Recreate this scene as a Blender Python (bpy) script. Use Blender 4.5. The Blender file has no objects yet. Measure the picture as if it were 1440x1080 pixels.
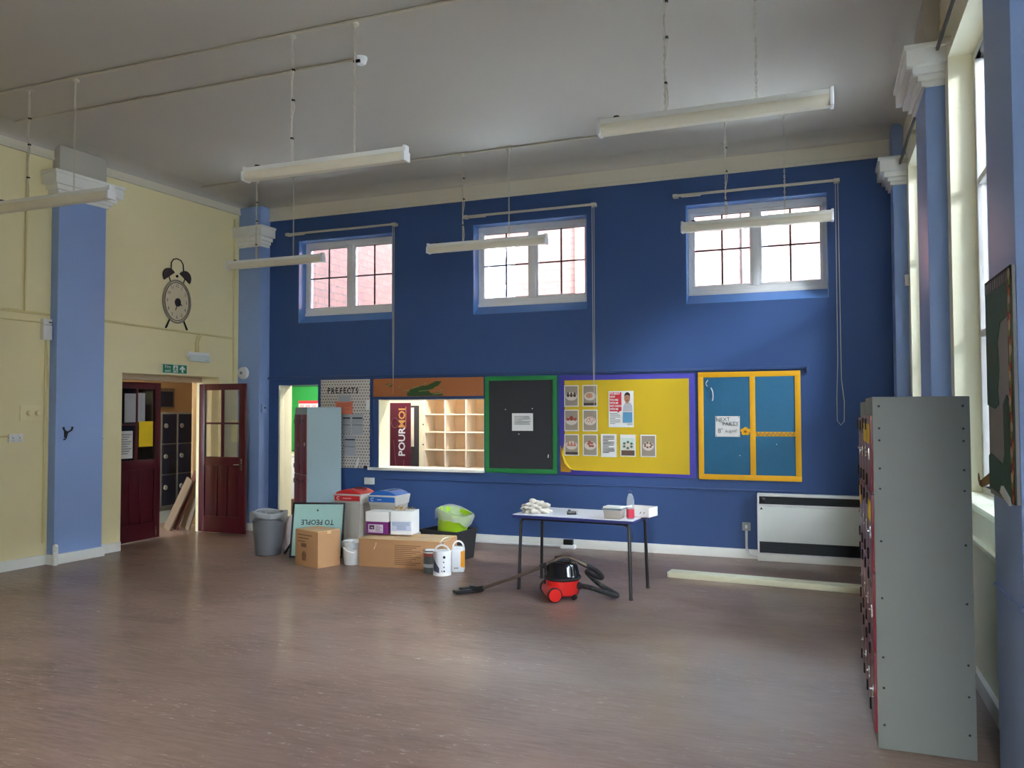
import bpy, bmesh, math, random
from mathutils import Matrix, Vector
random.seed(7)
PI = math.pi
C = bpy.context.scene.collection
SC = bpy.context.scene

# ------------------------------------------------------------------ camera
cd = bpy.data.cameras.new('camera'); cam = bpy.data.objects.new('camera', cd); C.objects.link(cam)
F_PX, YAW, PIT, ROL = 1129.65, -0.365143, 0.0339595, -0.0029
cd.sensor_fit = 'HORIZONTAL'; cd.sensor_width = 36.0; cd.lens = F_PX / 1440 * 36.0
cd.clip_start = 0.05; cd.clip_end = 200
fw = Vector((math.sin(YAW)*math.cos(PIT), math.cos(YAW)*math.cos(PIT), math.sin(PIT)))
rt = Vector((math.cos(YAW), -math.sin(YAW), 0)); up = rt.cross(fw)
r2 = math.cos(ROL)*rt + math.sin(ROL)*up; u2 = -math.sin(ROL)*rt + math.cos(ROL)*up
R3 = Matrix((r2, u2, -fw)).transposed()
cam.matrix_world = Matrix.Translation((0, 0, 1.67)) @ R3.to_4x4()
SC.camera = cam

# ------------------------------------------------------------------ sky and exposure
w = bpy.data.worlds.new('sky'); SC.world = w; w.use_nodes = True
bg = w.node_tree.nodes['Background']
bg.inputs['Color'].default_value = (0.70, 0.87, 1.06, 1)
SKY = 11.0                     # overcast sky: the zenith three times as bright as the horizon
wt = w.node_tree; tcw = wt.nodes.new('ShaderNodeTexCoord'); sxw = wt.nodes.new('ShaderNodeSeparateXYZ')
mrw = wt.nodes.new('ShaderNodeMapRange'); mrw.inputs['To Min'].default_value = SKY/3; mrw.inputs['To Max'].default_value = SKY
wt.links.new(tcw.outputs['Generated'], sxw.inputs[0]); wt.links.new(sxw.outputs['Z'], mrw.inputs['Value'])
wt.links.new(mrw.outputs['Result'], bg.inputs['Strength'])
SC.view_settings.view_transform = 'Standard'; SC.view_settings.look = 'None'
SC.view_settings.exposure = 2.35; SC.view_settings.gamma = 1.0
SC.view_settings.use_curve_mapping = False
SC.cycles.max_bounces = 14; SC.cycles.diffuse_bounces = 8; SC.cycles.transparent_max_bounces = 16

# the sun behind thin cloud: a very soft light through the tall right windows
sl = bpy.data.lights.new('sun', 'SUN'); sl.energy = 26; sl.angle = math.radians(60); sl.color = (0.95, 1.0, 1.03)
so_ = bpy.data.objects.new('sun', sl); C.objects.link(so_)
so_.rotation_euler = Vector((-0.43, 0.77, -0.46)).to_track_quat('-Z', 'Y').to_euler()

def portal(name, loc, rot, sx, sy):
    l = bpy.data.lights.new(name, 'AREA'); l.shape = 'RECTANGLE'; l.size = sx; l.size_y = sy
    l.cycles.is_portal = True
    o = bpy.data.objects.new(name, l); C.objects.link(o); o.location = loc; o.rotation_euler = rot
RW = [(7.2, 9.0), (4.5, 6.3), (1.8, 3.6), (-0.9, 0.9)]           # tall windows in the right wall (along Y)
BW = [(-6.865, -5.355), (-4.167, -2.64), (-1.44, 0.115)]         # high windows in the blue wall (along X)
for a, b in RW: portal('daylight_portal', (1.16, (a+b)/2, 2.62), (0, PI/2, 0), 3.06, b-a)
FW = [(0.05, 0.6)]                                  # unseen window added behind the camera to brighten surfaces facing it
for a, b in FW: portal('daylight_portal', ((a+b)/2, -2.93, 2.62), (PI/2, 0, 0), b-a, 3.06)
for a, b in BW: portal('daylight_portal', ((a+b)/2, 9.78, 3.5), (-PI/2, 0, 0), b-a, 1.17)

# ------------------------------------------------------------------ materials
def lin(c):
    c = c/255.0
    return c/12.92 if c <= 0.04045 else ((c+0.055)/1.055)**2.4
def L3(rgb): return (lin(rgb[0]), lin(rgb[1]), lin(rgb[2]), 1)
MATS = {}
def mat(name, rgb, rough=0.6, var=0.10, scale=5.0, bump=0.0, metal=0.0, spec=0.5, bscale=60.0, stretch=(1, 1, 1)):
    m = bpy.data.materials.new(name); m.use_nodes = True; nt = m.node_tree; N = nt.nodes; K = nt.links
    p = N['Principled BSDF']; p.inputs['Roughness'].default_value = rough; p.inputs['Metallic'].default_value = metal
    p.inputs['Specular IOR Level'].default_value = spec
    tc = N.new('ShaderNodeTexCoord'); mp = N.new('ShaderNodeMapping'); mp.inputs['Scale'].default_value = stretch
    K.new(tc.outputs['Object'], mp.inputs['Vector'])
    nz = N.new('ShaderNodeTexNoise'); nz.inputs['Scale'].default_value = scale; nz.inputs['Detail'].default_value = 6
    K.new(mp.outputs['Vector'], nz.inputs['Vector'])
    mx = N.new('ShaderNodeMix'); mx.data_type = 'RGBA'
    c = L3(rgb)
    mx.inputs['A'].default_value = tuple(max(0, x*(1-var)) for x in c[:3]) + (1,)
    mx.inputs['B'].default_value = tuple(min(1, x*(1+var)) for x in c[:3]) + (1,)
    K.new(nz.outputs['Fac'], mx.inputs['Factor']); K.new(mx.outputs['Result'], p.inputs['Base Color'])
    if bump:
        n2 = N.new('ShaderNodeTexNoise'); n2.inputs['Scale'].default_value = bscale; n2.inputs['Detail'].default_value = 4
        K.new(mp.outputs['Vector'], n2.inputs['Vector'])
        b = N.new('ShaderNodeBump'); b.inputs['Strength'].default_value = bump; b.inputs['Distance'].default_value = 0.01
        K.new(n2.outputs['Fac'], b.inputs['Height']); K.new(b.outputs['Normal'], p.inputs['Normal'])
    MATS[name] = m
    return m

def glass_mat(name, tint=(1, 1, 1), f=1.0):
    m = bpy.data.materials.new(name); m.use_nodes = True; nt = m.node_tree; N = nt.nodes; K = nt.links
    N.remove(N['Principled BSDF'])
    t = N.new('ShaderNodeBsdfTransparent'); t.inputs['Color'].default_value = tint + (1,)
    g = N.new('ShaderNodeBsdfGlossy'); g.inputs['Roughness'].default_value = 0.02
    fr = N.new('ShaderNodeFresnel'); fr.inputs['IOR'].default_value = 1.45
    mx = N.new('ShaderNodeMixShader'); K.new(fr.outputs['Fac'], mx.inputs['Fac'])
    K.new(t.outputs['BSDF'], mx.inputs[1]); K.new(g.outputs['BSDF'], mx.inputs[2])
    K.new(mx.outputs['Shader'], N['Material Output'].inputs['Surface'])
    return m

def film_mat(name, rgb, alpha):
    m = bpy.data.materials.new(name); m.use_nodes = True; nt = m.node_tree; N = nt.nodes; K = nt.links
    p = N['Principled BSDF']; p.inputs['Base Color'].default_value = L3(rgb); p.inputs['Roughness'].default_value = 0.3
    tr = N.new('ShaderNodeBsdfTranslucent'); tr.inputs['Color'].default_value = L3(rgb)
    t = N.new('ShaderNodeBsdfTransparent')
    m1 = N.new('ShaderNodeMixShader'); m1.inputs['Fac'].default_value = 0.35
    K.new(p.outputs['BSDF'], m1.inputs[1]); K.new(tr.outputs['BSDF'], m1.inputs[2])
    m2 = N.new('ShaderNodeMixShader'); m2.inputs['Fac'].default_value = alpha
    K.new(t.outputs['BSDF'], m2.inputs[1]); K.new(m1.outputs['Shader'], m2.inputs[2])
    K.new(m2.outputs['Shader'], N['Material Output'].inputs['Surface'])
    return m

BLUE = mat('blue_wall_paint', (50, 80, 132), 0.6, 0.10, 1.5, 0.06)
YEL = mat('cream_yellow_paint', (234, 222, 176), 0.55, 0.05, 2.0, 0.05)
CREAM = mat('pale_cream_paint', (250, 247, 220), 0.5, 0.04, 3.0, 0.05)
PIL = mat('pale_blue_paint', (142, 168, 218), 0.45, 0.05, 2.5, 0.05)
WHITE = mat('white_gloss_paint', (232, 232, 226), 0.4, 0.04, 6.0)
CEIL = mat('ceiling_paint', (186, 180, 168), 0.75, 0.05, 0.8, 0.04, bscale=8)
CORN = mat('cornice_paint', (216, 208, 188), 0.7, 0.04, 2.0)
UPVC = mat('white_window_plastic', (226, 226, 226), 0.35, 0.02)
LEAD = mat('dark_glazing_bar', (70, 72, 80), 0.5, 0.05)
GLASS = glass_mat('window_glass')
MAROON = mat('maroon_gloss_paint', (84, 22, 34), 0.32, 0.10, 6)
MAROON2 = mat('locker_maroon_enamel', (122, 30, 44), 0.3, 0.06, 6)
LGREY = mat('pale_locker_enamel', (150, 174, 182), 0.42, 0.03, 3)
LGREY2 = mat('grey_green_locker_enamel', (122, 126, 122), 0.5, 0.04, 3)
CHROME = mat('bright_metal', (200, 200, 200), 0.25, 0.03, metal=1.0)
DKMETAL = mat('dark_metal', (52, 50, 52), 0.4, 0.08, metal=0.6)
NAVY = mat('navy_locker_enamel', (26, 30, 50), 0.4, 0.08)
TAN = mat('tan_corridor_paint', (176, 140, 98), 0.6, 0.06)
LINO = mat('grey_corridor_lino', (112, 116, 112), 0.4, 0.1)
WOOD = mat('raw_board_wood', (116, 96, 76), 0.6, 0.25, 14, 0.1, stretch=(1, 1, 0.2))
REDWOOD = mat('red_brown_board', (96, 48, 40), 0.55, 0.15, 10)
CARD = mat('brown_cardboard', (178, 134, 94), 0.75, 0.06, 8, 0.05)
CARDIN = mat('cardboard_edge', (206, 172, 128), 0.8, 0.08, 12)
PRINT = mat('carton_print', (120, 84, 56), 0.8, 0.1)
BLACKP = mat('black_plastic', (24, 25, 28), 0.3, 0.08)
BLACKR = mat('black_rubber', (30, 30, 33), 0.5, 0.08)
GREYBIN = mat('grey_bin_plastic', (92, 94, 98), 0.38, 0.05)
BINBODY = mat('stone_grey_bin_plastic', (178, 172, 162), 0.45, 0.04)
BINRIM = mat('pale_bin_rim_plastic', (200, 198, 192), 0.4, 0.03)
RED = mat('red_plastic', (196, 40, 48), 0.35, 0.05)
LIDBLUE = mat('blue_plastic', (40, 104, 186), 0.35, 0.05)
LINER = film_mat('bin_liner_film', (206, 210, 212), 0.42)
GREENBIN = mat('lime_bin_plastic', (140, 176, 30), 0.3, 0.06)
PAPER = mat('white_paper', (226, 226, 224), 0.8, 0.03)
PAPERG = mat('grey_paper', (176, 178, 184), 0.8, 0.04)
INK = mat('black_ink', (24, 24, 26), 0.7, 0.05)
INKG = mat('grey_ink', (96, 96, 100), 0.8, 0.05)
TABTOP = mat('table_laminate', (214, 214, 222), 0.3, 0.03)
TABEDGE = mat('table_edge_blue', (38, 46, 104), 0.4, 0.05)
HEAT = mat('heater_enamel', (226, 232, 228), 0.4, 0.03)
DARKGR = mat('dark_grille', (40, 46, 54), 0.5, 0.08)
SHELFM = mat('pigeonhole_wood', (226, 196, 156), 0.5, 0.06, 6)
SHELFE = mat('pigeonhole_edge', (240, 228, 208), 0.5, 0.03)
BGREEN = mat('green_board_border', (28, 132, 66), 0.6, 0.08)
SUGAR = mat('black_sugar_paper', (50, 50, 54), 0.85, 0.06, 5, 0.1, bscale=12)
YPAPER = mat('yellow_poster_paper', (206, 174, 22), 0.6, 0.04, 3, 0.25, bscale=3)
PURPLE = mat('purple_border_paper', (66, 60, 160), 0.6, 0.08)
TEAL = mat('teal_poster_paper', (38, 104, 140), 0.55, 0.10, 4, 0.6, bscale=5)
ORANGE = mat('orange_border_paper', (236, 174, 14), 0.55, 0.06, 5, 0.2, bscale=8)
OCHRE = mat('ochre_board', (178, 108, 60), 0.6, 0.05)
BANNER = mat('maroon_banner', (88, 24, 38), 0.45, 0.06)
DIFFM = mat('light_diffuser', (226, 218, 198), 0.35, 0.03)
CONDM = mat('painted_conduit', (222, 208, 150), 0.5, 0.04)
CONDW = mat('white_conduit', (196, 188, 170), 0.5, 0.04)
SIGNGREEN = mat('sign_green', (16, 128, 84), 0.45, 0.04)
SAGE = mat('sign_sage_print', (150, 186, 178), 0.4, 0.03)
LITBLUE = mat('lit_blue_reveal_gloss', (92, 134, 196), 0.22, 0.08, 3, 0.05, spec=0.9)  # wall blue made lighter: daylight on the window reveals put into the colour
BLUED = mat('blue_trim_paint', (46, 72, 122), 0.45, 0.10, 2)
PLANK = mat('cream_painted_plank', (228, 226, 196), 0.45, 0.04, 6)

def brick_mat():
    m = bpy.data.materials.new('far_brickwork'); m.use_nodes = True; nt = m.node_tree; N = nt.nodes; K = nt.links
    p = N['Principled BSDF']; p.inputs['Roughness'].default_value = 0.85
    tc = N.new('ShaderNodeTexCoord'); b = N.new('ShaderNodeTexBrick')
    b.inputs['Color1'].default_value = L3((92, 57, 50)); b.inputs['Color2'].default_value = L3((80, 49, 44))
    b.inputs['Mortar'].default_value = L3((56, 43, 40)); b.inputs['Scale'].default_value = 1.0
    b.inputs['Brick Width'].default_value = 0.225; b.inputs['Row Height'].default_value = 0.15; b.inputs['Mortar Size'].default_value = 0.012
    K.new(tc.outputs['UV'], b.inputs['Vector']); K.new(b.outputs['Color'], p.inputs['Base Color'])
    return m
BRICK = brick_mat()

def floor_mat():
    m = bpy.data.materials.new('dusty_wood_floor'); m.use_nodes = True; nt = m.node_tree; N = nt.nodes; K = nt.links
    p = N['Principled BSDF']
    tc = N.new('ShaderNodeTexCoord')
    def noise(scale, detail, st, rough=0.55):
        mp = N.new('ShaderNodeMapping'); mp.inputs['Scale'].default_value = st; K.new(tc.outputs['Object'], mp.inputs['Vector'])
        n = N.new('ShaderNodeTexNoise'); n.inputs['Scale'].default_value = scale; n.inputs['Detail'].default_value = detail
        n.inputs['Roughness'].default_value = rough
        K.new(mp.outputs['Vector'], n.inputs['Vector']); return n.outputs['Fac']
    def ramp(f, a, b):
        r = N.new('ShaderNodeMapRange'); r.inputs['From Min'].default_value = a; r.inputs['From Max'].default_value = b
        K.new(f, r.inputs['Value']); return r.outputs['Result']
    def mix(f, A, B):
        x = N.new('ShaderNodeMix'); x.data_type = 'RGBA'; K.new(f, x.inputs['Factor'])
        for s, v in (('A', A), ('B', B)):
            if isinstance(v, tuple): x.inputs[s].default_value = v
            else: K.new(v, x.inputs[s])
        return x.outputs['Result']
    base = mix(ramp(noise(1.5, 10, (0.8, 1.5, 1), 0.65), 0.34, 0.66), L3((80, 54, 42)), L3((128, 98, 82)))
    base = mix(ramp(noise(0.5, 5, (1, 1.6, 1)), 0.38, 0.68), base, L3((124, 99, 86)))
    fine = mix(ramp(noise(7, 8, (0.6, 5, 1), 0.75), 0.40, 0.66), base, L3((142, 116, 102)))
    mxf = N.new('ShaderNodeMix'); mxf.data_type = 'RGBA'; mxf.inputs['Factor'].default_value = 0.8
    K.new(base, mxf.inputs['A']); K.new(fine, mxf.inputs['B'])
    scuff = ramp(noise(16, 10, (0.7, 2.2, 1), 0.8), 0.57, 0.66)
    patch = ramp(noise(1.1, 4, (1, 1.6, 1)), 0.42, 0.60)
    mu = N.new('ShaderNodeMath'); mu.operation = 'MULTIPLY'; K.new(scuff, mu.inputs[0]); K.new(patch, mu.inputs[1])
    col = mix(mu.outputs[0], mxf.outputs['Result'], L3((206, 194, 182)))
    # pale patch before the lockers: dust plus painted-in floor glare, with a ragged edge
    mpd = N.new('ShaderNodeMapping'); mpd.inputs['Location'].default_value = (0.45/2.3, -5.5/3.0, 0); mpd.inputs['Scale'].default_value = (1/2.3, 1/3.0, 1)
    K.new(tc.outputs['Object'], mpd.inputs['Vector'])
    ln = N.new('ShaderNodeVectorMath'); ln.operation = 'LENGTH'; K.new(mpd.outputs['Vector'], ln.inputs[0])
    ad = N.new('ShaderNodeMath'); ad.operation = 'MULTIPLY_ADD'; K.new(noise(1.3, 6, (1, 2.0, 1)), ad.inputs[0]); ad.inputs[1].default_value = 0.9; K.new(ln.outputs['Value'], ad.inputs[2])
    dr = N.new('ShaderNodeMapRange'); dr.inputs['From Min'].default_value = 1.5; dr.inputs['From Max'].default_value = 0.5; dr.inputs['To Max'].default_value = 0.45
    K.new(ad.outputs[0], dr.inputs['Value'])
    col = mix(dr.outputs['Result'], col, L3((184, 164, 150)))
    K.new(col, p.inputs['Base Color'])
    rr = N.new('ShaderNodeMapRange'); rr.inputs['To Min'].default_value = 0.42; rr.inputs['To Max'].default_value = 0.60
    K.new(noise(1.4, 6, (1, 3, 1)), rr.inputs['Value']); K.new(rr.outputs['Result'], p.inputs['Roughness'])
    p.inputs['Specular IOR Level'].default_value = 0.5; p.inputs['Coat Weight'].default_value = 0.32; p.inputs['Coat Roughness'].default_value = 0.15
    b = N.new('ShaderNodeBump'); b.inputs['Strength'].default_value = 0.12; b.inputs['Distance'].default_value = 0.01
    K.new(noise(12, 5, (0.4, 6, 1)), b.inputs['Height']); K.new(b.outputs['Normal'], p.inputs['Normal'])
    return m
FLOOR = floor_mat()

# ------------------------------------------------------------------ mesh helpers
class MB:
    def __init__(s): s.bm = bmesh.new()
    def _add(s, vs, fs, M=None):
        bv = [s.bm.verts.new(M @ Vector(v) if M else v) for v in vs]
        out = []
        for f in fs:
            try: out.append(s.bm.faces.new([bv[i] for i in f]))
            except ValueError: pass
        return bv, out
    def box(s, x0, x1, y0, y1, z0, z1, bev=0, M=None, taper=None):
        """taper=(dx,dy): the bottom is smaller by dx,dy on each side"""
        tx, ty = taper or (0, 0)
        vs = [(x0+tx, y0+ty, z0), (x1-tx, y0+ty, z0), (x1-tx, y1-ty, z0), (x0+tx, y1-ty, z0),
              (x0, y0, z1), (x1, y0, z1), (x1, y1, z1), (x0, y1, z1)]
        fs = [(3, 2, 1, 0), (4, 5, 6, 7), (0, 1, 5, 4), (1, 2, 6, 5), (2, 3, 7, 6), (3, 0, 4, 7)]
        bv, bf = s._add(vs, fs, M)
        if bev:
            es = list({e for f in bf for e in f.edges})
            bmesh.ops.bevel(s.bm, geom=es, offset=bev, segments=2, affect='EDGES', profile=0.6)
        return s
    def poly(s, pts, M=None): s._add(pts, [tuple(range(len(pts)))], M); return s
    def prism(s, pts, a, b, ax='y', M=None):
        """pts: 2-D outline; ax: axis it is extruded along, from a to b"""
        f = {'x': lambda p, t: (t, p[0], p[1]), 'y': lambda p, t: (p[0], t, p[1]), 'z': lambda p, t: (p[0], p[1], t)}[ax]
        n = len(pts); vs = [f(p, a) for p in pts] + [f(p, b) for p in pts]
        fs = [tuple(range(n)), tuple(range(2*n-1, n-1, -1))] + [(i, i+n, (i+1) % n+n, (i+1) % n) for i in range(n)]
        s._add(vs, fs, M); return s
    def tube(s, pts, r, seg=8, M=None, close=False):
        pts = [Vector(p) for p in pts]; n = len(pts)
        rs = r if isinstance(r, (list, tuple)) else [r]*n
        t0 = (pts[1]-pts[0]).normalized(); u = t0.orthogonal().normalized(); rings = []
        for i in range(n):
            if close: t = (pts[(i+1) % n]-pts[i-1]).normalized()
            else: t = (pts[min(i+1, n-1)]-pts[max(i-1, 0)]).normalized()
            u = (u - t*u.dot(t)).normalized(); v = t.cross(u)
            rings.append([pts[i] + rs[i]*(math.cos(2*PI*k/seg)*u + math.sin(2*PI*k/seg)*v) for k in range(seg)])
        vs = [p for ring in rings for p in ring]
        fs = []
        for i in range(n if close else n-1):
            j = (i+1) % n
            for k in range(seg):
                fs.append((i*seg+k, i*seg+(k+1) % seg, j*seg+(k+1) % seg, j*seg+k))
        if not close: fs += [tuple(range(seg-1, -1, -1)), tuple((n-1)*seg+k for k in range(seg))]
        s._add(vs, fs, M); return s
    def lathe(s, prof, seg=24, M=None, sx=1, sy=1, jit=None):
        vs = []; fs = []; n = len(prof)
        for i, (r, z) in enumerate(prof):
            for k in range(seg):
                a = 2*PI*k/seg; rr, zz = (r, z) if not jit else jit(i, k, r, z)
                vs.append((rr*math.cos(a)*sx, rr*math.sin(a)*sy, zz))
        for i in range(n-1):
            for k in range(seg):
                fs.append((i*seg+k, i*seg+(k+1) % seg, (i+1)*seg+(k+1) % seg, (i+1)*seg+k))
        if prof[0][0] > 1e-6: fs.append(tuple(range(seg-1, -1, -1)))
        if prof[-1][0] > 1e-6 and not jit: fs.append(tuple((n-1)*seg+k for k in range(seg)))
        s._add(vs, fs, M); return s
    def ball(s, c, r, sx=1, sy=1, sz=1, sub=2, M=None):
        T = Matrix.Translation(c) @ Matrix.Diagonal((sx, sy, sz, 1))
        bmesh.ops.create_icosphere(s.bm, subdivisions=sub, radius=r, matrix=(M @ T) if M else T); return s
    def build(s, name, m, parent=None, M=None, smooth=True, ang=35, recalc=True, **props):
        bmesh.ops.remove_doubles(s.bm, verts=s.bm.verts, dist=1e-5)
        if recalc: bmesh.ops.recalc_face_normals(s.bm, faces=s.bm.faces)
        me = bpy.data.meshes.new(name); s.bm.to_mesh(me); s.bm.free(); me.materials.append(m)
        if smooth:
            me.polygons.foreach_set('use_smooth', [True]*len(me.polygons)); me.set_sharp_from_angle(angle=math.radians(ang))
        o = bpy.data.objects.new(name, me); C.objects.link(o)
        if parent: o.parent = parent
        if M is not None: o.matrix_world = M
        for k, v in props.items(): o[k] = v
        return o

def tag(o, label, cat, group=None):
    o['label'] = label; o['category'] = cat
    if group: o['group'] = group
    return o
def thing(name, label, cat, loc=(0, 0, 0), rotz=0.0, group=None, M=None):
    o = bpy.data.objects.new(name, None); C.objects.link(o); o.empty_display_size = 0.1
    o.matrix_world = M if M is not None else Matrix.Translation(loc) @ Matrix.Rotation(rotz, 4, 'Z')
    return tag(o, label, cat, group)
def struct(o, label=None):
    o['kind'] = 'structure'
    if label: o['label'] = label
    return o
def kids(o): return [c for c in bpy.data.objects if c.parent == o]
def dup(root, M, label, group=None):
    r = root.copy(); C.objects.link(r); r.matrix_world = M; r['label'] = label
    if group: r['group'] = group
    for ch in kids(root):
        c = ch.copy(); C.objects.link(c); c.parent = r
        for g in kids(ch):
            d = g.copy(); C.objects.link(d); d.parent = c
    return r

def text(s, name, size, m, parent, M, align='CENTER', extr=0.0008, sx=1.0, bold=0.0):
    cu = bpy.data.curves.new('lettering', 'FONT'); cu.body = s; cu.size = size; cu.align_x = align; cu.align_y = 'CENTER'
    cu.extrude = extr; cu.offset = bold; cu.resolution_u = 2
    t = bpy.data.objects.new('lettering', cu); C.objects.link(t)
    bpy.context.view_layer.update()
    me = bpy.data.meshes.new_from_object(t.evaluated_get(bpy.context.evaluated_depsgraph_get()))
    bpy.data.objects.remove(t); bpy.data.curves.remove(cu)
    me.transform(M @ Matrix.Diagonal((sx, 1, 1, 1))); me.materials.clear(); me.materials.append(m)
    o = bpy.data.objects.new(name, me); C.objects.link(o); o.parent = parent
    return o
# frames in which text lies: reading direction +x, up +z, facing -y
FRONT = Matrix.Rotation(PI/2, 4, 'X')
def front(x, y, z, rot=0.0): return Matrix.Translation((x, y, z)) @ FRONT @ Matrix.Rotation(rot, 4, 'Z')
def ellipse(cx, cz, rx, rz, n=18, a0=0.0, a1=2*PI): 
    return [(cx+rx*math.cos(a0+(a1-a0)*i/n), cz+rz*math.sin(a0+(a1-a0)*i/n)) for i in range(n)]

# left wall frame: local x points into the room, local y runs along the wall to the blue wall
LA = math.atan(0.08)
LM = Matrix.Translation((-7.94, 7.2, 0)) @ Matrix.Rotation(-LA, 4, 'Z')
# frame whose local -y is the left wall's outward normal and local +x runs along the wall (to the blue wall)
LF = LM @ Matrix.Rotation(PI/2, 4, 'Z')
ZC, ZK = 4.70, 4.41         # ceiling, cornice foot
YB = 9.5                    # blue wall face

def holed(mb, a0, a1, z0, z1, holes, t0, t1, ax):
    """a slab from t0 to t1 with rectangular holes; ax 'y': slab normal is y, ax 'x': normal is x"""
    xs = sorted({a0, a1, *[h[0] for h in holes], *[h[1] for h in holes]}); zs = sorted({z0, z1, *[h[2] for h in holes], *[h[3] for h in holes]})
    P = (lambda a, t, z: (a, t, z)) if ax == 'y' else (lambda a, t, z: (t, a, z))
    def solid(i, j):
        if i < 0 or j < 0 or i >= len(xs)-1 or j >= len(zs)-1: return False
        cx, cz = (xs[i]+xs[i+1])/2, (zs[j]+zs[j+1])/2
        return not any(h[0] < cx < h[1] and h[2] < cz < h[3] for h in holes)
    for i in range(len(xs)-1):
        for j in range(len(zs)-1):
            if not solid(i, j): continue
            A, B, D, E = xs[i], xs[i+1], zs[j], zs[j+1]
            for t in (t0, t1): mb.poly([P(A, t, D), P(B, t, D), P(B, t, E), P(A, t, E)])
            for (di, dj, q) in ((-1, 0, [(A, D), (A, E)]), (1, 0, [(B, D), (B, E)]), (0, -1, [(A, D), (B, D)]), (0, 1, [(A, E), (B, E)])):
                if not solid(i+di, j+dj):
                    mb.poly([P(q[0][0], t0, q[0][1]), P(q[1][0], t0, q[1][1]), P(q[1][0], t1, q[1][1]), P(q[0][0], t1, q[0][1])])
    return mb

# ================================================================== SETTING
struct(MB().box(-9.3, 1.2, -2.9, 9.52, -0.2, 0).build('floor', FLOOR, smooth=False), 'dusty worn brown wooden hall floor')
struct(MB().box(-9.4, 1.2, -2.9, 9.76, ZC, ZC+0.2).build('ceiling', CEIL, smooth=False), 'high off white plaster ceiling of the hall')
DOOR = (-7.19, -6.515, 0, 2.05); HATCH = (-5.556, -4.016, 0.92, 1.833)
holes = [(a, b, 2.92, 4.09) for a, b in BW] + [DOOR, HATCH]
wall_back = struct(holed(MB(), -8.3, 1.2, 0, ZC, holes, YB, 9.76, 'y').build('wall_back', BLUE, smooth=False), 'deep blue far wall with three high windows')
# left wall (local frame): door opening along 0.234 .. 1.784
wall_left = struct(holed(MB(), -10.2, 2.4, 0, ZC, [(0.234, 1.784, 0, 2.155)], -0.42, 0.0, 'x').build('wall_left', YEL, M=LM, smooth=False), 'cream yellow left wall with the double doors')
struct(holed(MB(), -2.9, 9.76, 0, ZC, [(a, b, 1.09, 4.15) for a, b in RW], 0.88, 1.18, 'x').build('wall_right', CREAM, smooth=False), 'pale cream right wall with tall windows')
struct(holed(MB(), -9.4, 1.2, 0, ZC, [(a, b, 1.09, 4.15) for a, b in FW], -2.9, -2.6, 'y').build('wall_front', YEL, smooth=False), 'cream yellow wall behind the camera')

def frieze(s, foot): return [(s*d, z) for d, z in [(0, foot), (0.03, foot), (0.03, foot+0.03), (0.022, foot+0.036), (0.022, 4.60), (0, 4.60)]]
def cove(s):
    pts = [(0, 4.599), (0.022, 4.599)]
    for i in range(1, 10):
        a = i/9*PI/2; pts.append((0.022 + 0.24*(1-math.cos(a)), 4.599 + 0.1*math.sin(a)))
    return [(s*d, z) for d, z in pts + [(0.262, ZC), (0, ZC)]]
for nm, off, fo, prof, mm, lab in (('trim_1', YB, ZK, frieze, CORN, 'plaster frieze band above the blue wall'), ('trim_41', YB, 0, cove, CEIL, 'cove between the blue wall and the ceiling')):
    struct(MB().prism([(off+d, z) for d, z in (prof(-1, fo) if prof is frieze else cove(-1))], -8.2, 0.88, 'x').build(nm, mm), lab)
for nm, prof, mm, lab in (('trim_2', frieze, CORN, 'plaster frieze band above the yellow left wall'), ('trim_42', cove, CEIL, 'cove between the yellow left wall and the ceiling')):
    struct(MB().prism(frieze(1, 4.50) if prof is frieze else cove(1), -9.8, 2.32, 'y').build(nm, mm, M=LM), lab)
for nm, prof, mm, lab in (('trim_3', frieze, CORN, 'plaster frieze band above the right windows'), ('trim_43', cove, CEIL, 'cove between the right wall and the ceiling')):
    struct(MB().prism([(0.88+d, z) for d, z in (frieze(-1, ZK) if prof is frieze else cove(-1))], -2.6, YB, 'y').build(nm, mm), lab)

# pilasters with moulded capitals
def capital(parent, x0, x1, y0, y1, z0=4.02, z1=4.28, sides=(1, 1, 1, 1)):
    """sides: overhang on -x, +x, -y, +y"""
    mb = MB()
    for (o, a, b) in ((0.025, 0, 0.035), (0.05, 0.035, 0.075), (0.085, 0.075, 0.115), (0.13, 0.125, 0.235), (0.145, 0.235, 0.26)):
        mb.box(x0-o*sides[0], x1+o*sides[1], y0-o*sides[2], y1+o*sides[3], z0+a, z0+b+0.012, 0.004)
    return mb.build('capital', WHITE, parent)
def skirt(name, pts_boxes, label, M=None):
    mb = MB()
    for b in pts_boxes: mb.box(*b, 0.004)
    return struct(mb.build(name, WHITE, M=M), label)
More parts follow.
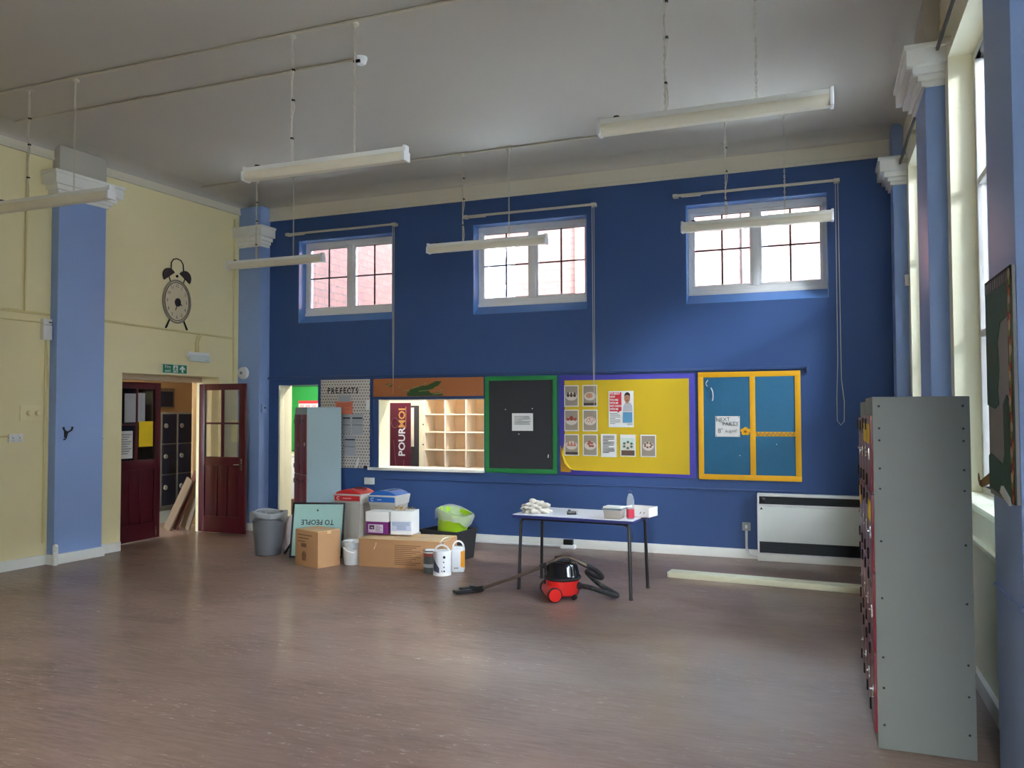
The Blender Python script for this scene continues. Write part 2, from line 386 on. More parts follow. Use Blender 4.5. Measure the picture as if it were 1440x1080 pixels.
# left wall pilasters (local frame)
p1 = struct(MB().box(-0.01, 0.12, -0.70, -0.11, 0, 4.2, 0.006).build('trim_4', PIL, M=LM), 'pale blue pilaster left of the double doors')
capital(p1, 0, 0.12, -0.70, -0.11, 4.07, sides=(0, 1, 1, 1)); MB().box(-0.01, 0.12, -0.70, -0.11, 4.2, 4.66, 0.006).build('upper_block', CEIL, p1)
MB().box(0.118, 0.128, -0.705, -0.105, 1.362, 1.374).build('dado_ridge', PIL, p1)
p2 = struct(MB().box(-0.01, 0.40, 2.14, 2.34, 0, 4.60, 0.006).build('trim_5', PIL, M=LM), 'pale blue pilaster in the far left corner')
capital(p2, 0, 0.40, 2.14, 2.30, 4.02, sides=(0, 1, 1, 0))
for i, (a, b) in enumerate([(9.17, YB), (6.45, 7.05), (3.75, 4.30), (1.05, 1.67)]):
    lab = ['pale blue pier in the far right corner', 'pale blue pier between the two tall right windows',
           'pale blue pier at the right edge carrying the torn display board', 'pale blue pier beside the camera'][i]
    pr = struct(MB().box(0.75, 0.885, a, b, 0, 4.2 if i else 4.66, 0.012).build('trim_%d' % (20+i), PIL), lab)
    capital(pr, 0.75, 0.88, a, b, 4.01, sides=(1, 0, 1, 1 if i else 0))
    if i: MB().box(0.75, 0.885, a, b, 4.2, 4.66, 0.006).build('upper_block', CEIL, pr)
    MB().box(0.742, 0.752, a, b, 0.862, 0.874).build('dado_ridge', PIL, pr)
# ledges under the tall right windows
for i, (a, b) in enumerate([(7.05, 9.17), (4.30, 6.45), (1.67, 3.75), (-2.6, 1.05)]):
    lab = ['cream dado ledge under the far right window', 'cream dado ledge behind the right hand lockers',
           'cream dado ledge under the nearest right window', 'cream dado ledge beside the camera'][i]
    struct(MB().box(0.85, 0.885, a, b, 0.865, 0.895, 0.006).build('trim_%d' % (30+i), CREAM), lab)
skirt('baseboard_right', [(0.852, 0.885, 7.05, 9.17, 0, 0.1), (0.852, 0.885, 4.30, 6.45, 0, 0.1), (0.852, 0.885, 1.67, 3.75, 0, 0.1),
      (0.722, 0.752, 6.42, 7.08, 0, 0.1), (0.722, 0.752, 9.14, 9.5, 0, 0.1)], 'white skirting along the right wall')
skirt('baseboard_back', [(-6.5, 0.75, 9.474, 9.505, 0, 0.105)], 'white skirting along the blue wall')
skirt('baseboard_left', [(-0.005, 0.026, -9.8, -0.70, 0, 0.11), (0.115, 0.146, -0.725, -0.085, 0, 0.11), (0, 0.12, -0.725, -0.70, 0, 0.11),
      (0, 0.12, -0.11, -0.085, 0, 0.11), (-0.005, 0.026, -0.085, 0.225, 0, 0.11), (-0.005, 0.026, 1.80, 2.14, 0, 0.11), (0, 0.42, 2.115, 2.142, 0, 0.11)],
      'white skirting along the yellow wall and pilasters', LM)
MB().box(0.0, 0.012, -0.11, 0.234, 1.362, 1.374).build('dado_ridge', YEL, wall_left)
# blue rails above and below the display boards
struct(MB().box(-7.52, -0.11, 9.468, 9.505, 2.135, 2.165, 0.004).box(-0.13, -0.10, 9.45, 9.505, 2.09, 2.165, 0.004).build('trim_14', BLUED), 'thin blue rail above the display boards')
struct(MB().box(-5.5, -0.16, 9.488, 9.505, 0.76, 0.775, 0.003).build('trim_15', BLUED), 'thin blue rail below the display boards')
struct(MB().box(-6.515, -6.478, 9.478, 9.505, 0, 2.135, 0.004).box(-5.69, -5.64, 9.484, 9.505, 0.89, 2.135, 0.004)
       .box(-5.64, -4.0, 9.484, 9.505, 1.833, 1.868, 0.004).box(-5.60, -5.556, 9.478, 9.51, 0.9, 1.84, 0.004).build('trim_16', BLUED), 'blue battens framing the serving hatch')
struct(MB().box(-7.195, -7.165, 9.50, 9.60, 0, 2.05, 0.003).box(-7.19, -7.17, 9.60, 9.78, 0, 2.05, 0.003).build('trim_17', CREAM), 'bare wood jamb of the far left doorway')
struct(MB().box(-5.556, -5.548, 9.49, 9.775, 0.92, 1.833).box(-4.024, -4.016, 9.51, 9.775, 0.92, 1.833).box(-5.556, -4.016, 9.51, 9.775, 1.825, 1.833).build('trim_40', CREAM, smooth=False), 'cream lining of the serving hatch')
struct(MB().box(-5.70, -4.01, 9.44, 9.80, 0.885, 0.922, 0.006).build('trim_18', WHITE), 'white sill of the serving hatch')

# ------------------------------------------------------------------ windows in the blue wall
def back_window(idx, xa, xb, label):
    root = thing('window_%d' % idx, label, 'window', ((xa+xb)/2, 9.70, 3.07)); del root['category']; root['kind'] = 'structure'
    W = (xb-xa)/2; H = 1.02
    mb = MB(); f = 0.05
    for b in ((-W, W, -0.035, 0.035, 0, f), (-W, W, -0.035, 0.035, H-f-0.02, H), (-W, -W+f, -0.035, 0.035, f, H-f), (W-f, W, -0.035, 0.035, f, H-f)): mb.box(*b, 0.004)
    mb.box(-W, W, -0.05, 0.03, -0.035, 0.004, 0.004)
    mb.build('window_frame', UPVC, root)
    mb = MB(); mb.box(-0.035, 0.035, -0.04, 0.035, f, H-f-0.02, 0.004); mb.build('mullion', UPVC, root)
    for s in (-1, 1):
        c = s*(W-f+0.035)/2; hw = (W-f-0.035)/2
        sa = MB(); g = 0.032; z0, z1 = f, H-f-0.02
        for b in ((c-hw, c+hw, -0.028, 0.028, z0, z0+g), (c-hw, c+hw, -0.028, 0.028, z1-g, z1), (c-hw, c-hw+g, -0.028, 0.028, z0+g, z1-g), (c+hw-g, c+hw, -0.028, 0.028, z0+g, z1-g)): sa.box(*b, 0.004)
        so = sa.build('sash', UPVC, root)
        MB().box(c-hw+g, c+hw-g, -0.004, 0.004, z0+g, z1-g).build('pane', GLASS, so, smooth=False)
        MB().box(c-0.011, c+0.011, -0.014, -0.005, z0+g, z1-g).build('glazing_bar', LEAD, so, smooth=False)
        MB().box(c-hw+g, c+hw-g, -0.0145, -0.0055, (z0+z1)/2-0.010, (z0+z1)/2+0.010).build('glazing_bar', LEAD, so, smooth=False)
    # sloping blue sill and head board
    MB().prism([(-0.20, -0.15), (0.0, -0.15), (0.0, -0.03), (-0.04, -0.03)], -W, W, 'x').build('window_sill', LITBLUE, root, smooth=False)
    for q in ((-W, -W+0.008, -0.199, -0.036, -0.14, H), (W-0.008, W, -0.199, -0.036, -0.14, H)): MB().box(*q).build('reveal_lining', LITBLUE, root, smooth=False)
    MB().box(-W, W, -0.199, -0.036, H-0.008, H).build('reveal_head', LITBLUE, root, smooth=False)
    return root
for i, (a, b) in enumerate(BW):
    back_window(i+1, a, b, ['left high window in the blue wall showing pink brick', 'middle high window in the blue wall above the black board',
                            'right high window in the blue wall above the teal board'][i])
# tall windows in the right wall
def right_window(idx, a, b, label):
    root = thing('window_%d' % idx, label, 'window', (1.07, (a+b)/2, 1.09)); del root['category']; root['kind'] = 'structure'
    W = (b-a)/2; H = 3.06; f = 0.06
    mb = MB()
    for q in ((-W, W, 0, f), (-W, W, H-f, H), (-W, -W+f, f, H-f), (W-f, W, f, H-f)): mb.box(-0.035, 0.035, q[0], q[1], q[2], q[3], 0.004)
    mb.build('window_frame', UPVC, root)
    MB().box(-0.03, 0.03, -0.03, 0.03, f, H-f, 0.004).build('mullion', UPVC, root)
    for z in (1.1, 2.15): MB().box(-0.028, 0.028, -W+f, W-f, z-0.025, z+0.025, 0.004).build('transom', UPVC, root)
    for s in (-1, 1):
        for z0, z1 in ((f, 1.075), (1.125, 2.125), (2.175, H-f)):
            y0, y1 = (0.03, W-f) if s > 0 else (-W+f, -0.03)
            MB().box(-0.004, 0.004, y0, y1, z0, z1).build('pane', GLASS, root, smooth=False)
    MB().box(-0.22, -0.035, -W, W, -0.02, 0.02, 0.006).build('window_sill', CREAM, root)
    return root
for i, (a, b) in enumerate(RW):
    right_window(i+4, a, b, ['tall window in the right wall nearest the blue wall', 'tall window in the right wall above the grey lockers',
                             'tall window in the right wall beyond the torn board', 'tall window in the right wall beside the camera'][i])

for i, (a, b) in enumerate(FW):
    o = right_window(i+8, a, b, 'unseen narrow window added behind the camera for fill light')
    o.matrix_world = Matrix.Translation(((a+b)/2, -2.79, 1.09)) @ Matrix.Rotation(-PI/2, 4, 'Z')
# ------------------------------------------------------------------ room behind the hatch, corridor behind the doors
struct(MB().box(-8.75, 1.2, 9.52, 11.6, -0.2, 0.0).build('floor_servery', LINO, smooth=False), 'grey floor of the servery behind the hatch')
struct(MB().box(-8.75, 1.2, 9.76, 11.6, 2.6, 2.75).build('ceiling_servery', WHITE, smooth=False), 'low ceiling of the servery')
struct(holed(MB(), -8.75, 1.2, 0, 2.6, [(-3.6, -0.2, 0.9, 2.4)], 11.4, 11.6, 'y').build('wall_servery_back', CREAM, smooth=False), 'cream back wall of the servery')
struct(MB().box(-8.72, -8.55, 9.76, 11.4, 0, 2.6).build('wall_servery_left', CREAM, smooth=False), 'cream side wall of the servery')
struct(MB().box(1.0, 1.2, 9.76, 11.4, 0, 2.6).build('wall_servery_right', CREAM, smooth=False), 'cream end wall of the servery')
def fill_lamp(name, label, x, y, z, ln, wt, col):  # unseen fill light with a housing, added to brighten the rooms beyond
    t = thing(name, label, 'light', (x, y, z))
    MB().box(-ln/2, ln/2, -0.05, 0.05, -0.05, 0.0, 0.006).build('housing', WHITE, t)
    l = bpy.data.lights.new('fill_lamp', 'AREA'); l.shape = 'RECTANGLE'; l.size = ln; l.size_y = 0.08; l.energy = wt; l.color = col
    o = bpy.data.objects.new('fill_lamp', l); C.objects.link(o); o.location = (x, y, z-0.055)
fill_lamp('fill_light', 'unseen fill light added under the servery ceiling', -5.2, 10.35, 2.6, 1.5, 10, (1.0, 0.90, 0.76))
fill_lamp('fill_light', 'unseen fill light added in the servery by the green board', -7.4, 10.35, 2.6, 1.2, 9, (1.0, 0.90, 0.76))
fill_lamp('fill_light', 'unseen fill light added under the corridor ceiling', -9.6, 9.4, 3.0, 1.2, 5, (1.0, 0.88, 0.72))
portal('daylight_portal', (-1.9, 11.62, 1.65), (-PI/2, 0, 0), 3.4, 1.5)
struct(MB().box(-11.1, -8.25, 4.8, 13.6, -0.2, -0.002).build('floor_corridor', LINO, smooth=False), 'grey floor of the corridor')
struct(MB().box(-11.1, -8.6, 4.8, 13.6, 3.0, 3.15).build('ceiling_corridor', WHITE, smooth=False), 'corridor ceiling')
struct(MB().box(-11.05, -10.9, 4.8, 13.6, 0, 3.0).build('wall_corridor_left', TAN, smooth=False), 'tan corridor wall behind the navy lockers')
struct(MB().box(-8.75, -8.72, 9.5, 13.6, 0, 3.0).build('wall_corridor_right', TAN, smooth=False), 'tan corridor side wall')
struct(MB().box(-10.9, -8.72, 13.4, 13.6, 0, 3.0).build('wall_corridor_end', TAN, smooth=False), 'tan corridor end wall')
struct(holed(MB(), -11.05, -8.4, 0, 3.0, [(-10.6, -9.0, 0.8, 2.6)], 4.8, 5.0, 'y').build('wall_corridor_front', TAN, smooth=False), 'tan corridor wall with a window')
portal('daylight_portal', (-9.8, 4.78, 1.7), (PI/2, 0, 0), 1.6, 1.8)

# outside: ground and the brick buildings across the yard
struct(MB().box(-30, 30, -20, 45, -0.9, -0.6).build('ground', mat('yard_paving', (112, 114, 114), 0.8, 0.1)), 'grey paved yard outside')
def uv_box(o):
    me = o.data; uv = me.uv_layers.new(name='UVMap')
    for p in me.polygons:
        n = p.normal
        for li in p.loop_indices:
            v = me.vertices[me.loops[li].vertex_index].co
            uv.data[li].uv = (v.y, v.z) if abs(n.x) > 0.7 else ((v.x, v.z) if abs(n.y) > 0.7 else (v.x, v.y))
struct(MB().box(-9.4, 1.2, -2.9, 9.76, ZC+0.2, 11.5).build('wall_shade_block', BRICK, smooth=False), 'unseen storey added above the hall to shade the yard')  # unseen block added to keep the sun off the brickwork across the yard
bA = thing('brick_building', 'pink brick side building seen through the left high window', 'building', (-9.6, 12.5, 0))
uv_box(MB().box(-4, 0, 1.6, 11, -0.6, 11).build('wall', BRICK, bA, smooth=False))
uv_box(MB().box(-4, 0, -2.4, 1.6, 3.3, 11).build('upper_wall', BRICK, bA, smooth=False))
MB().box(-4.2, 0.2, -2.6, 11.2, 11, 11.3).build('roof', mat('slate_roof', (90, 92, 100), 0.7), bA, smooth=False)
MB().tube([(0.06, 2.6, 5.0), (0.06, 3.0, 3.2), (0.06, 3.0, -0.6)], 0.05).build('drainpipe', DKMETAL, bA)
bB = thing('brick_building', 'pale brick building with a white sash window across the yard', 'building', (-2.5, 18.5, 0))
uv_box(MB().box(-6.3, 8, 0, 7, -0.6, 8.6).build('wall', BRICK, bB, smooth=False))
MB().box(-6.6, 8.3, -0.35, 7.3, 8.6, 8.9).build('roof', MATS['slate_roof'], bB, smooth=False)
bC = thing('rendered_building', 'long grey brown building facing the tall right windows', 'building', (13.0, -14.0, 0))
MB().box(0, 8, 0, 38, -0.6, 8.5).build('wall', mat('grey_brown_render', (118, 114, 106), 0.85, 0.1), bC, smooth=False); MB().box(-0.3, 8.3, -0.3, 38.3, 8.5, 8.8).build('roof', MATS['slate_roof'], bC, smooth=False)
# sash window
wx, wz = -5.10, 4.75
wf = MB().box(wx-0.62, wx+0.62, -0.12, 0.02, wz-1.0, wz+1.05, 0.01).build('window_frame', UPVC, bB)
GREYG = mat('far_window_pane', (120, 128, 142), 0.15, 0.05)
for sx in (-1, 1):
    for z0, z1 in ((-0.72, -0.06), (0.06, 0.72)):
        a, b = (0.06, 0.42) if sx > 0 else (-0.42, -0.06)
        MB().box(wx+a, wx+b, -0.135, -0.115, wz+z0, wz+z1).build('pane', GREYG, wf, smooth=False)
MB().tube([(1.40, -0.07, -0.6), (1.40, -0.07, 8.5)], 0.10, 10).build('drainpipe', mat('grey_downpipe', (110, 112, 130), 0.5), bB)
MB().tube([(0.95, -0.05, -0.6), (0.95, -0.05, 8.5)], 0.035).build('drainpipe', DKMETAL, bB)
MB().tube([(4.15, -0.05, -0.6), (4.15, -0.05, 7.0)], 0.06).build('drainpipe', mat('red_downpipe', (150, 60, 60), 0.5), bB)
MB().box(-2.9, -2.3, -0.12, 0.0, -0.6, 8.6).build('brick_pier', mat('red_brick_pier', (190, 110, 110), 0.8), bB)

# ================================================================== DOUBLE DOORS
def door_leaf(name, label, M, hinge_right=False):
    root = thing(name, label, 'door', M=M); del root['category']; root['kind'] = 'structure'
    W, H, T = 0.80, 2.05, 0.022
    mb = MB()
    for b in ((0, 0.10, 0, H), (W-0.10, W, 0, H), (0.10, W-0.10, H-0.085, H), (0.10, W-0.10, 0, 0.22), (0.10, W-0.10, 0.92, 1.04)):
        mb.box(b[0], b[1], -T, T, b[2], b[3], 0.003)
    mb.build('door_frame', MAROON, root)
    for x0, x1 in ((0.10, 0.30), (0.33, 0.47), (0.50, 0.70)):
        MB().box(x0, x1, -0.010, 0.010, 0.22, 0.92, 0.003).build('door_panel', MAROON, root)
    mu = MB(); mu.box(0.30, 0.33, -T, T, 0.22, 0.92, 0.003).box(0.47, 0.50, -T, T, 0.22, 0.92, 0.003); mu.build('muntin', MAROON, root, kind='stuff')
    MB().box(0.385, 0.415, -0.018, 0.018, 1.04, H-0.085, 0.003).build('glazing_bar', MAROON, root)
    MB().box(0.10, 0.70, -0.017, 0.017, 1.49, 1.515, 0.003).build('glazing_bar', MAROON, root)
    for x0, x1 in ((0.10, 0.385), (0.415, 0.70)):
        for z0, z1 in ((1.04, 1.49), (1.515, H-0.085)): MB().box(x0, x1, -0.003, 0.003, z0, z1).build('pane', GLASS, root, smooth=False)
    return root
# right leaf: swung into the hall, faces the camera (local x away from the hinge, local -y to the camera)
dR = door_leaf('door_2', 'right maroon door leaf swung open into the hall', Matrix.Translation((-8.13, 8.99, 0.012)) @ Matrix.Rotation(-0.02, 4, 'Z'))
h = MB(); h.box(0.735, 0.765, -0.030, -0.022, 0.86, 1.02, 0.002); h.tube([(0.75, -0.03, 0.94), (0.75, -0.07, 0.94), (0.66, -0.075, 0.935)], 0.009); h.build('door_handle', CHROME, dR)
# left leaf: nearly closed, set back in the opening
a = math.atan2(0.80, -0.01)
dL = door_leaf('door_1', 'left maroon door leaf with papers behind its panes', Matrix.Translation((-8.26, 7.585, 0.012)) @ Matrix.Rotation(a, 4, 'Z'))
MB().box(0.72, 0.745, -0.028, -0.022, 0.03, 0.16, 0.002).build('door_bolt', CHROME, dL)
for nm, lab, x0, x1, z0, z1, m, yy in (
    ('paper_sheet', 'white sheet taped low left on the left door pane', 0.115, 0.34, 1.07, 1.42, PAPER, -0.012),
    ('paper_sheet', 'yellow sheet taped on the left door pane', 0.425, 0.665, 1.21, 1.54, mat('yellow_paper', (240, 204, 30), 0.7), -0.026),
    ('paper_sheet', 'pale sheet covering part of the upper left door pane', 0.20, 0.385, 1.53, 1.90, PAPERG, -0.012),
    ('paper_sheet', 'pale sheet covering part of the upper right pane of the left door', 0.42, 0.54, 1.53, 1.91, PAPERG, -0.012)):
    t = MB(); n = 6
    for i in range(n):
        xa = x0+(x1-x0)*i/n; xb = x0+(x1-x0)*(i+1)/n
        ca = 0.004*math.sin(i*1.2); cb = 0.004*math.sin((i+1)*1.2)
        t._add([(xa, yy+ca, z0), (xb, yy+cb, z0), (xb, yy+cb, z1), (xa, yy+ca, z1), (xa, yy+ca+0.0015, z0), (xb, yy+cb+0.0015, z0), (xb, yy+cb+0.0015, z1), (xa, yy+ca+0.0015, z1)],
               [(0, 1, 2, 3), (7, 6, 5, 4), (0, 4, 5, 1), (3, 2, 6, 7)])
    o = tag(t.build(nm, m, M=dL.matrix_world.copy()), lab, 'paper')
    if 'white sheet' in lab:
        q = MB()
        for k in range(9): q.box(x0+0.03, x1-0.03-0.03*(k % 3), yy-0.0075, yy-0.0065, z1-0.05-k*0.03, z1-0.042-k*0.03)
        q.build('printed_text', INKG, o, kind='stuff', smooth=False)
struct(MB().box(-8.31, -8.12, 7.36, 9.10, 2.085, 2.18, 0.004).box(-8.22, -8.10, 9.02, 9.09, 0, 2.09, 0.004).box(-8.31, -8.20, 7.36, 7.575, 0, 2.09, 0.004).build('trim_19', mat('pale_door_frame', (196, 176, 150), 0.5)), 'pale frame around the double doors')

# ================================================================== CORRIDOR THINGS
def navy_locker(y, lab, grp):
    t = thing('corridor_locker', lab, 'locker', (-10.4, y, 0), 0, grp)
    MB().box(-0.45, 0.0, 0.0, 0.36, 0.06, 1.67, 0.004).box(-0.44, -0.03, 0.02, 0.34, 0, 0.06).build('body', mat('locker_frame_grey', (140, 138, 134), 0.45) if 'locker_frame_grey' not in MATS else MATS['locker_frame_grey'], t)
    for z0, z1 in ((0.09, 0.60), (0.62, 1.12), (1.14, 1.64)):
        d = MB().box(0.0, 0.018, 0.025, 0.335, z0, z1, 0.004).build('door', NAVY, t)
        MB().lathe([(0, 0.02), (0.035, 0.02), (0.04, 0.01), (0.04, 0)], 14, M=Matrix.Translation((0.018, 0.09, (z0+z1)/2+0.05)) @ Matrix.Rotation(PI/2, 4, 'Y')).build('lock_disc', MATS['locker_frame_grey'], d)
    return t
for k in range(3):
    navy_locker(10.22+0.362*k, ['navy corridor locker with round locks, left end of the bank', 'navy corridor locker in the middle seen through the open doors',
                                'navy corridor locker nearest the right door leaf'][k], 'navy lockers in the corridor')
t = thing('notice_board', 'dark blue framed notice board above the navy lockers', 'notice board', (-10.88, 10.75, 1.74))
MB().box(-0.02, 0.015, 0, 0.62, 0.0, 0.36, 0.004).build('frame', WOOD, t); MB().box(0.012, 0.02, 0.03, 0.58, 0.03, 0.30).build('panel', NAVY, t)
for i, (y, ln, th, m, wd, lab) in enumerate(((9.04, 0.78, 12, WOOD, 0.20, 'pale plank leaning in the doorway, leftmost of three'), (9.10, 0.86, 9, REDWOOD, 0.12, 'red brown plank leaning in the doorway'),
                                  (9.20, 0.98, 6, WOOD, 0.26, 'widest pale plank leaning behind the right door leaf'))):
    M = Matrix.Translation((-8.68+0.09*i, y-0.08, 0.004)) @ Matrix.Rotation(-0.35, 4, 'Z') @ Matrix.Rotation(math.radians(-th-6), 4, 'X') @ Matrix.Rotation(math.radians(th+4), 4, 'Y')
    tag(MB().box(-wd/2, wd/2, -0.012, 0.012, 0, ln, 0.002).build('plank', m, M=M), lab, 'plank', 'planks leaning in the doorway')

# ================================================================== LEFT WALL FITTINGS (local frame LM; LF: x along the wall, -y outwards)
def onwall(name, label, cat, along, z, group=None, out=0.0): return thing(name, label, cat, M=LF @ Matrix.Translation((along, -out, z)), group=group)
# LF: local x = along wall, local y = into the wall (so -y faces the room)
# alarm clock
ck = onwall('wall_clock', 'large alarm clock shaped wall clock with black bells above the door', 'clock', 1.035, 3.12)
FACE = mat('clock_face', (214, 200, 168), 0.5, 0.03)
MB().prism(ellipse(0, 0, 0.20, 0.255, 40), -0.012, 0, 'y').build('face', FACE, ck)
ring = MB(); pts = ellipse(0, 0, 0.222, 0.278, 48); ring.tube([(p[0], -0.012, p[1]) for p in pts], 0.012, 6, close=True); ring.build('rim', mat('clock_rim', (150, 140, 124), 0.4), ck)
ring = MB(); pts = ellipse(0, 0, 0.195, 0.25, 48); ring.tube([(p[0], -0.014, p[1]) for p in pts], 0.0045, 6, close=True); ring.build('inner_ring', INK, ck)
for n in range(1, 13):
    an = PI/2 - n*PI/6
    text(str(n), 'numeral', 0.062, INKG, ck, front(0.155*math.cos(an), -0.0125, 0.205*math.sin(an)), sx=0.9)
    if n == 11: bpy.data.objects['numeral.010']['kind'] = 'stuff'
MB().prism(ellipse(0.01, -0.01, 0.045, 0.055, 20), -0.024, -0.012, 'y').build('hub', INK, ck)
MB().tube([(0.01, -0.022, -0.01), (0.075, -0.022, -0.045)], 0.006, 6).build('hour_hand', INK, ck)
MB().tube([(0.01, -0.022, -0.01), (-0.03, -0.022, -0.115)], 0.005, 6).build('minute_hand', INK, ck)
BELL = mat('clock_bell', (58, 46, 44), 0.5, 0.06)
for s in (-1, 1):
    bell = MB(); a0 = PI/2 - s*0.62; cx, cz = s*0.125, 0.318
    ux, uz = math.cos(a0), math.sin(a0)
    prof = [(0.098*math.cos(th), 0.108*math.sin(th)) for th in [i*PI/12 for i in range(13)]]
    bell.prism([(cx + p*uz + q*ux, cz - p*ux + q*uz) for p, q in prof], -0.02, 0, 'y').build('bell', BELL, ck)
    MB().tube([(s*0.10, -0.008, 0.24), (s*0.135, -0.008, 0.335)], 0.007, 6).build('bell_post', INK, ck)
    MB().tube([(s*0.115, -0.01, -0.245), (s*0.165, -0.01, -0.345), (s*0.175, -0.01, -0.36)], [0.010, 0.013, 0.010], 8).build('leg', INK, ck)
MB().ball((0, -0.01, 0.335), 0.02, 1, 0.6, 1).build('hammer', INK, ck)
MB().tube([(-0.098, -0.01, 0.40), (-0.095, -0.01, 0.50), (-0.06, -0.01, 0.55), (0, -0.01, 0.565), (0.06, -0.01, 0.55), (0.098, -0.01, 0.50), (0.105, -0.01, 0.40)], 0.008, 8).build('handle', BELL, ck)
# exit sign
ex = onwall('exit_sign', 'green fire exit sign above the double doors', 'sign', 1.02, 2.235)
MB().box(-0.2, 0.2, -0.006, 0, -0.062, 0.062, 0.001).build('panel', PAPER, ex)
MB().box(-0.192, 0.192, -0.0075, -0.006, -0.055, 0.055).build('field', SIGNGREEN, ex)
text('Fire', 'lettering', 0.062, PAPER, ex, front(-0.115, -0.0085, 0.024)); text('exit', 'lettering', 0.062, PAPER, ex, front(-0.115, -0.0085, -0.026))
dm = MB(); dm.box(-0.03, 0.045, -0.0085, -0.0075, -0.045, 0.048); dm.build('doorway_symbol', PAPER, ex)
rn = MB(); rn.prism(ellipse(0.012, 0.03, 0.009, 0.011, 10), -0.0095, -0.0085, 'y'); rn.tube([(0.010, -0.009, 0.018), (0.0, -0.009, -0.008), (0.022, -0.009, -0.022), (0.012, -0.009, -0.04)], 0.006, 5); rn.tube([(0.0, -0.009, -0.008), (-0.014, -0.009, -0.026), (-0.026, -0.009, -0.024)], 0.006, 5); rn.tube([(-0.016, -0.009, 0.006), (0.008, -0.009, 0.014), (0.028, -0.009, 0.0)], 0.005, 5)
rn.build('running_figure', SIGNGREEN, ex, kind='stuff')
MB().prism([(0.105, -0.045), (0.135, -0.045), (0.135, 0.0), (0.165, -0.01), (0.165, 0.008), (0.12, 0.048), (0.075, 0.008), (0.075, -0.01), (0.105, 0.0)], -0.0085, -0.0075, 'y').build('arrow', PAPER, ex)
# emergency light
em = onwall('emergency_light', 'white emergency light above the exit sign', 'light', 1.38, 2.40)
MB().box(-0.18, 0.18, -0.05, 0, 0.0, 0.075, 0.008).build('housing', UPVC, em)
MB().box(-0.17, 0.17, -0.085, -0.04, -0.055, 0.03, 0.018).build('diffuser', mat('clear_diffuser', (214, 222, 222), 0.2, 0.02), em)
MB().ball((0.10, -0.088, -0.03), 0.008).build('indicator_lamp', mat('green_lamp', (90, 220, 160), 0.3), em)
tag(MB().tube([(1.36, -0.02, 2.47), (1.355, -0.02, 2.6), (1.38, -0.02, 2.68), (1.44, -0.02, 2.71)], 0.016).tube([(1.40, -0.018, 2.47), (1.395, -0.018, 2.6), (1.42, -0.018, 2.68), (1.46, -0.018, 2.71)], 0.010)
    .build('conduit', CONDM, M=LF, kind='stuff') , 'painted conduit drop feeding the emergency light', 'conduit')
bpy.data.objects['conduit'].pop('kind', None)
def conduit(pts, r, m, label, M=None, seg=8): return tag(MB().tube(pts, r, seg).build('conduit', m, M=M), label, 'conduit')
conduit([(-8.5, -0.015, 2.755), (-0.72, -0.015, 2.76)], 0.014, CONDM, 'horizontal cream conduit left of the blue pilaster', LF)
conduit([(-0.09, -0.015, 2.762), (2.05, -0.015, 2.715)], 0.014, CONDM, 'horizontal cream conduit below the alarm clock', LF)
conduit([(2.035, -0.015, 4.42), (2.035, -0.015, 2.10)], 0.012, CONDM, 'upright cream conduit near the far left corner', LF)
conduit([(-1.0, -0.015, 4.5), (-1.0, -0.015, 2.77)], 0.012, CONDM, 'upright cream conduit left of the blue pilaster', LF)
conduit([(-0.755, -0.015, 2.47), (-0.755, -0.015, 0.9), (-0.755, -0.015, 0.24)], 0.012, CONDM, 'thin cream conduit dropping from the white junction box', LF)
conduit([(-8.5, -0.015, 2.66), (-0.72, -0.015, 2.665)], 0.006, CONDM, 'fine cream cable under the left horizontal conduit', LF)
pf = thing('pipe_stub', 'white ribbed pipe stub at the foot of the blue pilaster', 'pipe', M=LF @ Matrix.Translation((-0.71, -0.165, 0)))
prof = [(0, 0)] + [(0.026 + (0.004 if k % 2 else 0), 0.012*k) for k in range(18)] + [(0.02, 0.225), (0, 0.235)]
MB().lathe(prof, 14).build('ribbed_sleeve', WHITE, pf)
jb = onwall('junction_box', 'white junction box beside the blue pilaster', 'box', -0.765, 2.59)
MB().box(-0.05, 0.05, -0.06, 0, -0.115, 0.045, 0.006).build('cover', UPVC, jb); MB().box(-0.05, 0.05, -0.055, 0, 0.052, 0.115, 0.006).build('lid', UPVC, jb); MB().box(0.012, 0.05, -0.064, -0.05, 0.07, 0.085).build('slot', INKG, jb)
sw = onwall('dimmer_plate', 'cream wall plate with two round dimmer knobs', 'switch', -0.90, 1.665)
MB().box(-0.13, 0.13, -0.012, 0, -0.085, 0.085, 0.003).build('plate', YEL, sw)
for x in (-0.035, 0.06): MB().lathe([(0, 0.035), (0.022, 0.035), (0.028, 0.028), (0.03, 0)], 16, M=Matrix.Translation((x, -0.012, 0)) @ Matrix.Rotation(PI/2, 4, 'X')).build('knob', YEL, sw)
so = onwall('wall_socket', 'white double socket low on the yellow wall', 'socket', -1.08, 1.40)
MB().box(-0.075, 0.075, -0.03, 0, -0.043, 0.043, 0.005).build('plate', UPVC, so)
for x in (-0.035, 0.04):
    MB().box(x-0.012, x+0.012, -0.036, -0.03, 0.012, 0.032, 0.001).build('rocker', WHITE, so)
    q = MB(); q.box(x-0.005, x+0.005, -0.0315, -0.03, -0.005, 0.006); q.box(x-0.014, x-0.007, -0.0315, -0.03, -0.026, -0.02); q.box(x+0.007, x+0.014, -0.0315, -0.03, -0.026, -0.02); q.build('pin_holes', INK, so, kind='stuff')
conduit([(-4.0, -0.012, 1.425), (-1.155, -0.012, 1.425)], 0.012, CONDM, 'cream conduit running left from the double socket', LF)
hk = onwall('coat_hook', 'small black double hook on the blue pilaster', 'hook', -0.59, 1.44, out=0.122)
MB().box(-0.012, 0.012, -0.006, 0, -0.05, 0.03, 0.002).build('back_plate', BLACKP, hk)
